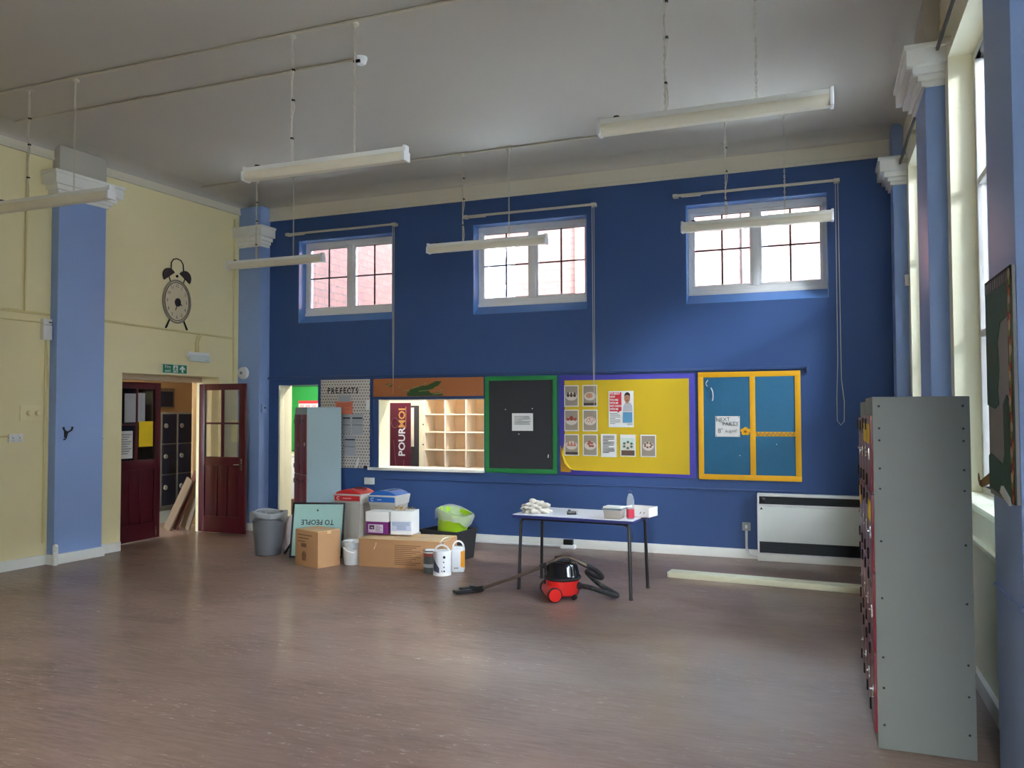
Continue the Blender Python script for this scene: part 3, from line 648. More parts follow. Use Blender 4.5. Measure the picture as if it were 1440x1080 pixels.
MB().tube([(-0.055, -0.05, 0.07), (-0.045, -0.05, 0.035), (0, -0.045, 0.01), (0.045, -0.05, 0.035), (0.055, -0.05, 0.07)], [0.012, 0.01, 0.010, 0.01, 0.012], 8).build('prong', BLACKP, hk)
MB().tube([(0, -0.004, -0.005), (0, -0.045, 0.008)], 0.01, 8).tube([(0, -0.045, 0.01), (-0.003, -0.02, -0.06), (-0.02, -0.006, -0.075)], 0.008, 8).build('stem', BLACKP, hk)
sd = thing('alarm_sounder', 'round white alarm sounder right of the double doors', 'alarm', M=LF @ Matrix.Translation((2.138, -0.12, 2.225)) @ Matrix.Rotation(-PI/2, 4, 'Z'))
MB().lathe([(0, 0.06), (0.05, 0.058), (0.082, 0.04), (0.09, 0.01), (0.09, 0)], 28, M=Matrix.Rotation(PI/2, 4, 'X')).build('dome', UPVC, sd)
MB().lathe([(0, 0.066), (0.022, 0.064), (0.024, 0.055)], 16, M=Matrix.Rotation(PI/2, 4, 'X')).build('grille', mat('sounder_grey', (120, 128, 150), 0.5), sd)
bp = thing('switch_plate', 'small pale blue switch box on the far left pilaster', 'switch', M=LM @ Matrix.Translation((0.402, 2.22, 1.72)) @ Matrix.Rotation(PI/2, 4, 'Z'))
MB().box(-0.05, 0.05, -0.03, 0, -0.06, 0.06, 0.005).build('box', PIL, bp); MB().lathe([(0, 0.012), (0.012, 0.012), (0.014, 0)], 12, M=Matrix.Translation((0, -0.03, 0.01)) @ Matrix.Rotation(PI/2, 4, 'X')).build('button', BLACKP, bp)

# ================================================================== CEILING: conduits, strip lights, detector
for (y, x0, x1, lab) in ((8.5, -7.7, -0.25, 'ceiling conduit feeding the far row of strip lights'), (5.27, -7.75, -0.25, 'ceiling conduit feeding the near row of strip lights'), (5.87, -7.75, -3.66, 'ceiling conduit leading to the smoke detector')):
    conduit([(x0, y, ZC-0.012), (x1, y, ZC-0.012)], 0.012, CONDW, lab)
sm = thing('smoke_detector', 'white smoke detector on the ceiling', 'detector', (-3.62, 5.87, ZC))
MB().lathe([(0.055, 0), (0.055, -0.02), (0.05, -0.03)], 20).build('base', UPVC, sm); MB().lathe([(0.05, -0.03), (0.045, -0.05), (0.03, -0.062), (0, -0.064)], 20).build('sensor_head', UPVC, sm)
MB().box(-0.045, 0.02, -0.052, -0.03, -0.058, -0.035, 0.004).build('sensor_slots', DKMETAL, sm)
def make_light(label, x, y):
    t = thing('strip_light', label, 'light', (x, y, 3.60), 0, 'strip lights hanging on chains from the ceiling')
    Lh = 0.735
    MB().prism([(-0.045, 0.0), (-0.043, -0.035), (-0.028, -0.055), (0.028, -0.055), (0.043, -0.035), (0.045, 0.0), (0.04, 0.012), (-0.04, 0.012)], -Lh+0.01, Lh-0.01, 'x').build('diffuser', DIFFM, t)
    MB().box(-Lh+0.01, Lh-0.01, -0.026, 0.026, 0.008, 0.052, 0.004).build('spine', WHITE, t)
    for s in (-1, 1): MB().box(s*Lh-0.012, s*Lh+0.012, -0.048, 0.048, -0.058, 0.018, 0.006).box(s*Lh-0.012, s*Lh+0.012, -0.03, 0.03, 0.01, 0.062, 0.005).build('end_cap', UPVC, t)
    for k, cx in enumerate((-0.29, 0.29)):
        ch = MB(); z = 0.052; n = 0; top = ZC-3.60-0.025
        while z < top-0.02:
            R = Matrix.Translation((cx, 0, z+0.0125)) @ Matrix.Rotation(PI/2*(n % 2), 4, 'Z')
            ch.tube([(0.007*math.cos(q), 0, 0.0165*math.sin(q)) for q in [2*PI*i/8 for i in range(8)]], 0.0026, 4, M=R, close=True)
            z += 0.0265; n += 1
        ch.build('chain', CONDW, t, kind='stuff')
        MB().lathe([(0.032, 0), (0.032, -0.018), (0.012, -0.026), (0.005, -0.045), (0, -0.045)], 14, M=Matrix.Translation((cx, 0, top))).build('ceiling_rose', CONDW, t)
    cb = [(-0.282+0.012*math.sin(i*1.1), 0.006*math.cos(i*1.7), 0.06+(ZC-3.66-0.06)*i/16) for i in range(17)]
    MB().tube(cb, 0.0045, 6).build('flex', CONDW, t)
    cl = MB()
    for i in (3, 8, 12): cl.box(cb[i][0]-0.009, cb[i][0]+0.009, -0.012, 0.012, cb[i][2]-0.006, cb[i][2]+0.006)
    cl.build('cable_ties', INK, t, kind='stuff')
    MB().lathe([(0.02, 0), (0.02, 0.014), (0.008, 0.018), (0, 0.018)], 12, M=Matrix.Translation((-0.62, 0, 0.052))).build('cable_entry', INK, t)
    return t
l0 = make_light('strip light hanging in front of the right high window', -0.585, 8.5)
for x, y, lab in ((-3.57, 8.5, 'strip light hanging in front of the middle high window'), (-6.515, 8.5, 'strip light overlapping the left high window'),
                  (-0.635, 5.28, 'nearest strip light at the upper right of the ceiling'), (-3.60, 5.28, 'strip light hanging under the middle of the ceiling beside the smoke detector'),
                  (-6.52, 5.28, 'strip light in front of the left blue pilaster cut by the frame')):
    dup(l0, Matrix.Translation((x, y, 3.60)), lab)

# ================================================================== CURTAIN RAILS
def rail(x0, x1, z, cord_z, lab, loop=False):
    t = thing('curtain_rail', lab, 'curtain rail', (x0, YB, z), 0, 'curtain rails above the high windows'); W = x1-x0
    MB().box(0.0, W, -0.075, -0.055, -0.014, 0.014, 0.003).build('track', CONDW, t)
    for s in (0.03, W-0.03): MB().box(s-0.03, s+0.03, -0.08, 0, -0.02, 0.02, 0.004).build('bracket', CONDW, t)
    MB().box(0.10, 0.32, -0.08, -0.06, -0.028, -0.012, 0.003).build('carrier', CONDW, t)
    a, b = W-0.02, W-0.045
    if loop: pts = [(a, -0.07, 0), (a+0.004, -0.07, cord_z-z+0.5), (a+0.03, -0.07, cord_z-z+0.25), (a+0.025, -0.07, cord_z-z+0.04), (a-0.01, -0.07, cord_z-z), (a-0.045, -0.07, cord_z-z+0.05), (a-0.045, -0.07, cord_z-z+0.3), (a-0.03, -0.07, cord_z-z+0.7), (b, -0.07, 0)]
    else: pts = [(a, -0.07, 0), (a-0.003, -0.07, cord_z-z+0.6), (a-0.012, -0.07, cord_z-z), (a-0.02, -0.07, cord_z-z+0.6), (b, -0.07, 0)]
    MB().tube(pts, 0.0035, 6).build('cord', CONDW, t)
    return t
rail(-7.04, -5.27, 4.185, 1.90, 'white curtain rail above the left high window')
rail(-4.28, -2.51, 4.190, 1.62, 'white curtain rail above the middle high window')
rail(-1.575, 0.245, 4.195, 1.51, 'white curtain rail with looped cord above the right high window', True)
for (y0, y1, lab) in ((7.1, 9.1, 'dark curtain track above the far right window'), (4.4, 6.25, 'dark curtain track above the window over the lockers')):
    t = thing('curtain_track', lab, 'curtain rail', (0.82, y0, 4.20), 0, 'dark curtain tracks above the tall right windows')
    MB().box(-0.02, 0.0, 0, y1-y0, -0.012, 0.012, 0.003).build('track', DKMETAL, t)
    for s in (0.1, (y1-y0)/2, y1-y0-0.1): MB().box(-0.02, 0.065, s-0.015, s+0.015, -0.01, 0.03, 0.003).build('bracket', CONDW, t)
t = thing('sensor', 'small white sensor box by the far right window', 'sensor', (0.885, 9.09, 3.0)); MB().box(-0.05, 0, -0.04, 0.04, -0.055, 0.055, 0.008).build('case', UPVC, t); MB().box(-0.052, -0.045, -0.02, 0.02, -0.02, 0.03, 0.004).build('lens', PAPERG, t)

# ================================================================== DISPLAY BOARDS ON THE BLUE WALL (local x right, z up, -y to the room)
def board(name, label, x0, x1, z0, z1, backing, cat='display board'):
    t = thing(name, label, cat, (x0, YB-0.001, z0))
    MB().box(0, x1-x0, -0.014, 0, 0, z1-z0, 0.002).build('backing', backing, t)
    return t, x1-x0, z1-z0
def sheet(name, label, cat, x0, x1, z0, z1, m=PAPER, y=YB-0.0165, group=None, tilt=0.0):
    """a sheet pinned on a board; origin at its lower left corner"""
    t = thing(name, label, cat, M=Matrix.Translation((x0, y, z0)) @ Matrix.Rotation(tilt, 4, 'Y'), group=group); W, H = x1-x0, z1-z0
    g = MB(); n = 5
    for i in range(n):
        a, b = W*i/n, W*(i+1)/n; f = lambda q: -0.0012 - 0.003*(2*q/W-1)**2
        g._add([(a, f(a), 0), (b, f(b), 0), (b, f(b), H), (a, f(a), H), (a, f(a)+0.001, 0), (b, f(b)+0.001, 0), (b, f(b)+0.001, H), (a, f(a)+0.001, H)], [(0, 1, 2, 3), (7, 6, 5, 4), (0, 4, 5, 1), (3, 2, 6, 7)])
    g.build('paper', m, t)
    return t, W, H
def lines(t, W, H, x0, x1, z0, z1, n, m=INKG, y=-0.0055, th=0.35):
    q = MB(); s = (z1-z0)/n
    for k in range(n):
        e = x1 if k % 4 != 3 else x0+(x1-x0)*0.55
        q.box(x0, e-0.1*(x1-x0)*random.random(), y, y+0.0008, z1-k*s-s*th, z1-k*s)
    q.build('printed_text', m, t, kind='stuff', smooth=False)

# prefects board: patterned paper
def pattern_mat():
    m = bpy.data.materials.new('chevron_paper'); m.use_nodes = True; nt = m.node_tree; N = nt.nodes; K = nt.links
    p = N['Principled BSDF']; p.inputs['Roughness'].default_value = 0.7
    tc = N.new('ShaderNodeTexCoord'); sx = N.new('ShaderNodeSeparateXYZ'); K.new(tc.outputs['Object'], sx.inputs[0])
    def M(op, a, b=None, c=None):
        n = N.new('ShaderNodeMath'); n.operation = op
        for i, v in enumerate((a, b, c)):
            if v is None: continue
            if isinstance(v, (int, float)): n.inputs[i].default_value = v
            else: K.new(v, n.inputs[i])
        return n.outputs[0]
    gx = M('MULTIPLY', sx.outputs['X'], 1/0.042); row = M('FLOOR', M('MULTIPLY', sx.outputs['Z'], 1/0.040))
    gx = M('ADD', gx, M('MULTIPLY', M('MODULO', row, 2.0), 0.5))
    fx = M('ABSOLUTE', M('SUBTRACT', M('FRACT', gx), 0.5)); fz = M('ABSOLUTE', M('SUBTRACT', M('FRACT', M('MULTIPLY', sx.outputs['Z'], 1/0.040)), 0.5))
    d = M('ADD', fx, fz); k = M('LESS_THAN', d, 0.27)
    mx = N.new('ShaderNodeMix'); mx.data_type = 'RGBA'; K.new(k, mx.inputs['Factor'])
    mx.inputs['A'].default_value = L3((206, 198, 190)); mx.inputs['B'].default_value = L3((66, 58, 56))
    K.new(mx.outputs['Result'], p.inputs['Base Color'])
    return m
pb, W, H = board('prefects_board', 'patterned paper display board headed with black PREFECTS letters', -6.475, -5.69, 0.904, 2.112, pattern_mat())
for i, chx in enumerate('PREFECTS'): text(chx, 'letter', 0.105, INK, pb, front(0.135+i*0.064, -0.0155, H-0.155-0.004*(i % 2), 0.05*((i % 3)-1)), sx=0.85, bold=0.003)
MB().prism([(0.56, 0.0), (0.60, 0.13), (0.625, 0.15), (0.60, 0.05), (0.58, 0.0)], -0.03, -0.015, 'y').build('torn_strip', PAPER, pb)
MB().prism([(0.69, 0.0), (0.71, 0.04), (0.75, 0.03), (0.76, 0.0)], -0.022, -0.015, 'y').build('torn_corner', SUGAR, pb)
sheet('paper_notice', 'small plain sheet under the PREFECTS heading', 'notice', -6.18, -5.99, 1.805, 1.90, PAPERG)
t, W, H = sheet('paper_notice', 'orange notice pinned on the patterned PREFECTS board', 'notice', -6.23, -5.955, 1.63, 1.815, mat('orange_notice_paper', (226, 128, 98), 0.8)); lines(t, W, H, 0.03, W-0.03, 0.06, H-0.03, 5, mat('faint_orange_ink', (190, 96, 76), 0.8))
for (x0, x1, z0, z1, lab) in ((-6.12, -5.985, 1.37, 1.64, 'grey form half hidden by the locker on the PREFECTS board'), (-5.97, -5.79, 1.36, 1.64, 'upper right grey form on the PREFECTS board'), (-6.085, -5.905, 1.07, 1.345, 'lowest grey form on the PREFECTS board')):
    t, W, H = sheet('paper_form', lab, 'notice', x0, x1, z0, z1, PAPERG, group='grey forms on the prefects board'); q = MB()
    q.box(0.01, W-0.01, -0.0056, -0.0048, H-0.065, H-0.048); q.build('heading_bar', INK, t, smooth=False)
    MB().box(0.01, W-0.01, -0.0056, -0.0048, H-0.155, H-0.146).build('rule', INKG, t, smooth=False); lines(t, W, H, 0.012, W-0.012, H-0.14, H-0.075, 4, mat('light_ink', (150, 152, 158), 0.8) if 'light_ink' not in MATS else MATS['light_ink'])
sheet('paper_notice', 'small sheet pinned at the right edge of the PREFECTS board', 'notice', -5.745, -5.69, 1.69, 1.83, PAPER)

# ochre board with asparagus print
ob, W, H = board('food_board', 'ochre header board with a green asparagus print above the hatch', -5.64, -4.018, 1.87, 2.113, OCHRE)
ASP = mat('asparagus_green', (52, 84, 40), 0.7, 0.3, 30); ASPL = mat('asparagus_pale', (150, 160, 96), 0.7, 0.2, 30)
for (xa, za, xb, zb, r) in ((0.54, 0.012, 1.02, 0.19, 0.028), (0.56, 0.03, 0.94, 0.14, 0.024), (0.52, 0.03, 0.86, 0.05, 0.03), (0.60, 0.02, 1.05, 0.02, 0.022), (0.55, 0.07, 0.80, 0.13, 0.02)):
    d = Vector((xb-xa, 0, zb-za)); n = Vector((-d.z, 0, d.x)).normalized(); pts = []
    for q, wd in ((0, 0.8), (0.3, 1), (0.7, 1.05), (0.88, 1.2), (1.0, 0.2)):
        c = Vector((xa, 0, za)) + d*q; pts.append((c.x+n.x*r*wd, c.z+n.z*r*wd))
    for q, wd in ((1.0, 0.2), (0.88, 1.2), (0.7, 1.05), (0.3, 1), (0, 0.8)):
        c = Vector((xa, 0, za)) + d*q; pts.append((c.x-n.x*r*wd, max(0.006, c.z-n.z*r*wd)))
    pts = [(x, max(0.004, z)) for x, z in pts]
    MB().prism(pts, -0.0155-r*0.05, -0.014, 'y').build('asparagus_spear', ASP, ob)
q = MB()
for (x, z, dx, dz) in ((0.46, 0.075, 0.10, 0.012), (0.60, 0.11, 0.09, 0.03), (0.74, 0.15, 0.08, 0.03), (0.70, 0.07, 0.15, 0.01), (1.0, 0.07, 0.06, 0.02), (0.90, 0.03, 0.12, 0.006), (0.20, 0.16, 0.05, -0.01), (0.24, 0.14, 0.01, 0.05), (0.39, 0.12, 0.04, 0.04)): q.tube([(x, -0.0165, z), (x+dx, -0.0165, z+dz)], 0.005, 5)
q.build('stem_tips', ASPL, ob, kind='stuff')
q = MB()
for x, z in ((0.22, 0.17), (0.27, 0.15)): q.tube([(x-0.03, -0.016, z), (x, -0.016, z-0.012), (x+0.03, -0.016, z+0.01)], 0.006, 5)
q.build('herb_print', ASP, ob, kind='stuff')

def border(t, W, H, wd, m, name='border_strip', y0=-0.0185, sides='tblr'):
    bs = {'t': (0, W, H-wd, H), 'b': (0, W, 0, wd), 'l': (0, wd, wd*0.9, H-wd*0.9), 'r': (W-wd, W, wd*0.9, H-wd*0.9)}
    for k, s in enumerate(sides):
        b = bs[s]; MB().box(b[0], b[1], y0-0.0006*k, -0.013, b[2], b[3], 0.001).build(name, m, t)
# black board
kb, W, H = board('black_display_board', 'black paper display board with a green border', -3.995, -3.032, 0.893, 2.115, SUGAR); border(kb, W, H, 0.055, BGREEN)
t, W, H = sheet('paper_notice', 'white typed notice in the middle of the black board', 'notice', -3.625, -3.345, 1.425, 1.645); lines(t, W, H, 0.03, W-0.03, 0.07, H-0.035, 7, INKG)
q = MB()
for (x, z) in ((0.28, 0.80), (0.64, 0.81), (0.46, 0.49)): q.ball((x, -0.016, z), 0.008, 1, 0.5, 1, 1)
q.tube([(0.845, -0.016, 0.20), (0.85, -0.016, 0.24)], 0.007, 6); q.build('paper_scraps', PAPER, kb, kind='stuff')
# yellow board
yb, W, H = board('yellow_display_board', 'large yellow paper display board with a purple border', -2.995, -1.352, 0.891, 2.108, PURPLE)
g = MB(); x1, z0, z1, x0 = W-0.065, 0.055, H-0.06, 0.062
out = [(x0, z1), (x0, 0.42), (x0-0.025, 0.30), (x0-0.03, 0.22), (x0+0.01, 0.14), (x0+0.075, 0.055+0.02), (x0+0.11, z0), (x1, z0-0.02), (x1, z1)]
g.prism(out, -0.0165, -0.0135, 'y'); g.build('yellow_paper', YPAPER, yb)
MB().prism([(0.005, 0.36), (0.045, 0.23), (0.09, 0.14), (0.15, 0.06), (0.13, 0.03), (0.008, 0.035)], -0.0158, -0.0135, 'y').build('under_paper', mat('amber_backing_paper', (196, 146, 26), 0.6), yb)
cr = MB(); pts = [(0.038, 0.33), (0.045, 0.25), (0.085, 0.15), (0.14, 0.085), (0.18, 0.06)]
for i in range(len(pts)-1):
    (a, b), (c, d) = pts[i], pts[i+1]
    e0 = 0.03*math.sin(PI*i/4); e1 = 0.03*math.sin(PI*(i+1)/4)
    cr._add([(a, -0.018, b), (c, -0.018, d), (c-e1*0.5, -0.022-e1, d-e1*0.4), (a-e0*0.5, -0.022-e0, b-e0*0.4)], [(0, 1, 2, 3)])
cr.build('curled_corner', YPAPER, yb)
text('2', 'page_mark', 0.02, mat('red_ink', (190, 40, 30), 0.7), yb, front(W-0.10, -0.0175, 0.05))
PT = [mat('photo_table_grey', (150, 138, 124), 0.5, 0.05), mat('photo_table_dark', (92, 70, 60), 0.5, 0.05)]
PLATE = mat('photo_plate', (206, 196, 186), 0.5, 0.05)
def food(name, rgb): return mat(name, rgb, 0.6, 0.25, 40)
FD = {'dark': food('photo_food_dark', (70, 56, 44)), 'salmon': food('photo_food_salmon', (198, 142, 112)), 'green': food('photo_food_green', (84, 104, 60)), 'pink': food('photo_food_pink', (184, 120, 104)), 'brown': food('photo_food_brown', (120, 78, 54)), 'teal': food('photo_food_teal', (60, 110, 100)), 'red': food('photo_food_red', (160, 80, 66))}
def photo(x0, z0, lab, kind, bg=0):
    Wd, Hd = 0.185, 0.262
    t, W, H = sheet('photo_print', lab, 'photo', x0, x0+Wd, z0, z0+Hd, PAPER, y=YB-0.0185, group='food photos on the yellow board')
    y = -0.0058
    MB().box(0.012, W-0.012, y, y+0.0006, 0.012, H-0.012).build('picture', PT[0] if bg != 2 else PT[1], t, smooth=False)
    if bg == 1: MB().box(0.012, W-0.012, y-0.0006, y, 0.012, 0.045).build('table_edge', FD['dark'], t, smooth=False)
    if bg == 2: MB().box(0.012, W-0.012, y-0.0006, y, 0.075, H-0.04).build('tablecloth', mat('photo_cloth', (196, 214, 206), 0.5) if 'photo_cloth' not in MATS else MATS['photo_cloth'], t, smooth=False)
    if bg == 2: MB().box(0.012, W-0.012, y-0.0007, y, H-0.04, H-0.012).build('wall', PAPER, t, smooth=False)
    px, pz = W/2, H*0.48
    prx = 0.074 if kind not in ('ring',) else 0.066
    MB().prism(ellipse(px, pz, prx, 0.052, 22), y-0.0012, y-0.0004, 'y').build('plate', PLATE, t, smooth=False)
    q = MB(); Y0, Y1 = y-0.002, y-0.0012
    def dot(x, z, rx, rz): q.prism(ellipse(x, z, rx, rz, 10), Y0, Y1, 'y')
    if kind == 'three': 
        for k in (-1, 0, 1): dot(px+k*0.042, pz+0.012, 0.02, 0.022); dot(px+k*0.042, pz+0.037, 0.012, 0.012)
        m = FD['dark']
    elif kind == 'mound': dot(px-0.008, pz+0.008, 0.046, 0.032); m = FD['salmon']
    elif kind == 'tower':
        for k in (-1, 0, 1): dot(px+k*0.046, pz+0.02, 0.024, 0.020)
        dot(px, pz+0.038, 0.03, 0.022); m = FD['red']
    elif kind == 'sprinkle':
        for k in range(14): dot(px+0.058*math.cos(k*2.4)*(k/14)**.5, pz+0.02+0.05*math.sin(k*2.4)*(k/14)**.5, 0.009, 0.008)
        m = FD['pink']
    elif kind == 'points':
        for k in (-1, 0, 1): q.prism([(px+k*0.04-0.022, pz-0.01), (px+k*0.04+0.022, pz-0.01), (px+k*0.04, pz+0.06)], Y0, Y1, 'y')
        m = FD['pink']
    elif kind == 'heap':
        for a, b in ((-0.02, 0.02), (0.02, 0.03), (0.0, -0.005), (0.028, -0.005), (-0.01, 0.045)): dot(px+a, pz+b, 0.022, 0.014)
        m = FD['red']
    elif kind == 'five':
        for k in range(6): dot(px+0.05*math.cos(k*PI/3+0.5), pz+0.012+0.036*math.sin(k*PI/3+0.5), 0.017, 0.015)
        m = FD['teal']
    else:
        for k in range(7): dot(px+0.042*math.cos(k*2*PI/7), pz+0.014+0.026*math.sin(k*2*PI/7), 0.014, 0.012)
        m = FD['brown']
    q.build('food', m, t, kind='stuff', smooth=False)
X = -2.975
photo(-2.935, 1.725, 'food photo with three dark cakes, top left on the yellow board', 'three')
photo(-2.70, 1.725, 'food photo with a pink mound on a plate, top of the second column', 'mound', 1)
photo(-2.935, 1.425, 'food photo of a reddish tower, middle of the left column', 'tower')
photo(-2.70, 1.425, 'food photo of a sprinkled plate, middle of the second column', 'sprinkle')
photo(-2.935, 1.125, 'food photo with pointed pink pieces, bottom left of the yellow board', 'points', 1)
photo(-2.70, 1.125, 'food photo with a red heap, bottom of the second column', 'heap')
photo(-2.235, 1.125, 'food photo with teal green pieces on a white cloth', 'five', 2)
photo(-1.99, 1.125, 'food photo with a ring of brown bites, rightmost in the bottom row', 'ring')
t, W, H = sheet('text_page', 'white typed page in the bottom row of the yellow board', 'notice', -2.475, -2.28, 1.115, 1.392, PAPER, y=YB-0.0185); lines(t, W, H, 0.025, W-0.025, 0.04, H-0.02, 12, INK, th=0.45)
po, W, H = sheet('poster', 'white poster with a red speech block and a smiling man', 'poster', -2.375, -2.07, 1.475, 1.91, PAPER, y=YB-0.0185)
REDP = mat('poster_red', (200, 36, 52), 0.6, 0.04)
MB().prism([(0.012, 0.19), (0.11, 0.19), (0.115, 0.17), (0.135, 0.19), (0.158, 0.20), (0.158, 0.42), (0.012, 0.42)], -0.0062, -0.0054, 'y').build('red_block', REDP, po, smooth=False)
for k, sline in enumerate(("IT'S ABOUT", 'HOW', 'YOU ARE', 'WITH ME', 'NOT CAN DO', 'WITH ME')): text(sline, 'lettering', 0.031, PAPER, po, front(0.017, -0.0068, 0.402-k*0.037), 'LEFT', 0.0003, sx=0.78, bold=0.0012)
lines(po, W, H, 0.015, 0.15, 0.03, 0.155, 8, INKG); MB().box(0.012, 0.11, -0.0062, -0.0054, 0.163, 0.169).build('rule', INKG, po, smooth=False)
MB().box(0.175, 0.29, -0.0062, -0.0054, 0.055, 0.18).build('blue_panel', mat('poster_blue', (84, 140, 176), 0.6), po, smooth=False)
lines(po, W, H, 0.225, 0.295, 0.02, 0.045, 2, INK)
MB().prism([(0.175, 0.19), (0.292, 0.19), (0.288, 0.26), (0.262, 0.30), (0.235, 0.285), (0.21, 0.30), (0.182, 0.265)], -0.0062, -0.0054, 'y').build('shirt', PAPERG, po, smooth=False)
MB().prism(ellipse(0.228, 0.345, 0.036, 0.052, 20), -0.0068, -0.006, 'y').box(0.215, 0.245, -0.0066, -0.006, 0.285, 0.31).build('portrait_face', mat('poster_skin', (170, 116, 90), 0.6), po, smooth=False)
MB().prism([(0.192, 0.355), (0.196, 0.395), (0.215, 0.417), (0.24, 0.42), (0.262, 0.40), (0.265, 0.355), (0.256, 0.378), (0.228, 0.388), (0.20, 0.378)], -0.0074, -0.0066, 'y').build('portrait_hair', INK, po, smooth=False)
q = MB(); q.box(0.211, 0.221, -0.0074, -0.0067, 0.352, 0.356); q.box(0.236, 0.246, -0.0074, -0.0067, 0.352, 0.356); q.prism([(0.212, 0.322), (0.228, 0.315), (0.244, 0.322), (0.228, 0.326)], -0.0074, -0.0067, 'y'); q.build('portrait_features', FD['dark'], po, kind='stuff', smooth=False)
# teal board
tb, W, H = board('teal_display_board', 'teal paper display board with orange borders and a divider', -1.312, -0.192, 0.880, 2.115, TEAL)
border(tb, W, H, 0.06, ORANGE)
MB().box(0.575, 0.635, -0.019, -0.013, 0.05, H-0.05, 0.001).build('divider_strip', ORANGE, tb)
zz = MB().box(0.635, W-0.06, -0.0185, -0.013, 0.50, 0.55, 0.001).build('zigzag_strip', ORANGE, tb)
q = MB(); n = 9; xs0, xs1 = 0.645, W-0.07
pts = [(xs0+(xs1-xs0)*i/(2*n), -0.0195, 0.51 if i % 2 else 0.542) for i in range(2*n+1)]; q.tube(pts, 0.0045, 5); q.build('zigzag_line', BLUED, zz)
fl = MB(); 
for k in range(5): fl.prism(ellipse(0.525+0.032*math.cos(k*2*PI/5+0.3), 0.555+0.026*math.sin(k*2*PI/5+0.3), 0.024, 0.022, 12), -0.026-0.001*k, -0.015, 'y')
fo = fl.build('paper_flower', ORANGE, tb, kind='stuff'); MB().ball((0.525, -0.026, 0.555), 0.016, 1, 0.6, 1).build('flower_centre', mat('flower_centre_gold', (150, 96, 20), 0.5), fo)
q = MB(); q.tube([(0.115, -0.016, H-0.09), (0.09, -0.016, H-0.12), (0.088, -0.016, H-0.14), (0.105, -0.016, H-0.165)], 0.006, 6); q.tube([(0.145, -0.016, H-0.18), (0.165, -0.016, H-0.23), (0.168, -0.016, H-0.29), (0.158, -0.016, H-0.33)], 0.008, 6)
q.build('torn_paper_arc', PAPERG, tb, kind='stuff')
q = MB()
for x, z in ((0.86, 0.41), (0.46, 0.28)): q.ball((x, -0.015, z), 0.006, 1, 1, 1, 1)
q.build('drawing_pins', UPVC, tb, kind='stuff')
t, W, H = sheet('handwritten_notice', 'white handwritten NEXT PARTY notice on the teal board', 'notice', -1.12, -0.848, 1.372, 1.607, PAPER, y=YB-0.0165, tilt=-0.0)
text('NEXT', 'handwriting', 0.062, INKG, t, front(0.085, -0.0058, 0.195, 0.05), sx=1.0); text('PARTY', 'handwriting', 0.062, INKG, t, front(0.17, -0.0058, 0.145, 0.04), sx=1.0)
text('8', 'handwriting', 0.075, INKG, t, front(0.045, -0.0058, 0.065)); text('th', 'handwriting', 0.03, INKG, t, front(0.075, -0.0058, 0.09)); text('August!', 'handwriting', 0.052, INKG, t, front(0.175, -0.0058, 0.065, 0.08), sx=0.85)
q = MB()
for x in (0.012, W-0.012):
    for z in (0.012, H-0.012): q.ball((x, -0.006, z), 0.006, 1, 0.6, 1, 1)
q.build('drawing_pins', INK, t, kind='stuff')

# ================================================================== SERVERY (behind hatch and doorway)
ps = thing('pigeonhole_unit', 'pale wooden pigeonhole shelving behind the serving hatch', 'shelves', (-5.60, 10.92, 0))
cols, rows, cw, rh, dp = 6, 7, 0.345, 0.268, 0.36
MB().box(0, cols*cw, dp-0.012, dp, 0.0, rows*rh+0.05).build('back_panel', SHELFM, ps)
for c in range(cols+1): MB().box(c*cw-0.010, c*cw+0.010, 0, dp-0.012, 0.0, rows*rh+0.05, 0.002).build('upright', SHELFE, ps)
for r in range(rows+1):
    for c in range(cols): MB().box(c*cw+0.010, (c+1)*cw-0.010, 0.004, dp-0.012, r*rh+0.008, r*rh+0.026, 0.002).build('shelf', SHELFE, ps)
bn = thing('banner', 'tall maroon banner with upright white and gold lettering behind the hatch', 'banner', (-6.01, 10.60, 0.0), 0.03)
MB().box(0, 0.345, -0.004, 0.004, 0.08, 1.80, 0.001).build('print', BANNER, bn); MB().box(-0.02, 0.365, -0.06, 0.06, 0.0, 0.08, 0.01).build('base', CHROME, bn)
GOLD = mat('banner_gold', (214, 160, 90), 0.5)
rot = PI/2
def vtext(s, z, m, size=0.15, x=0.205): text(s, 'lettering', size, m, bn, front(x, -0.006, z, rot), 'LEFT', 0.0006, sx=1.08, bold=0.003)
vtext('POUR', 1.005, PAPER); vtext('MOI', 1.425, GOLD)
MB().box(0.262, 0.268, -0.0056, -0.004, 1.43, 1.74).build('gold_line', GOLD, bn)
ring = MB(); ring.tube([(0.085+0.055*math.cos(a), -0.005, 1.50+0.075*math.sin(a)) for a in [i*2*PI/24+0.6 for i in range(21)]], 0.004, 5); ring.build('swirl_emblem', mat('banner_pale_maroon', (150, 84, 92), 0.6), bn)
q = MB(); q.tube([(0.14, -0.005, 0.5), (0.10, -0.005, 0.9), (0.06, -0.005, 1.25)], 0.003, 5); q.tube([(0.20, -0.005, 0.5), (0.235, -0.005, 0.95)], 0.004, 5); q.build('swirl_lines', MATS['banner_pale_maroon'], bn, kind='stuff')
t = thing('tall_panel', 'dark tall panel with a cream strip behind the maroon banner', 'panel', (-5.805, 10.86, 0)); MB().box(0, 0.138, -0.02, 0.02, 0.0, 1.76, 0.004).build('board', SUGAR, t); MB().box(0.0, 0.072, -0.028, -0.018, 1.14, 1.73, 0.003).build('cream_strip', SHELFE, t)
t = thing('shelf_bracket_wall', 'narrow shelf strip left of the pigeonholes', 'shelf', (-5.62, 11.33, 0.0)); 
for z in (1.16, 1.47): MB().box(-0.12, 0.0, -0.2, 0.06, z-0.012, z+0.012, 0.003).build('shelf', WOOD, t)
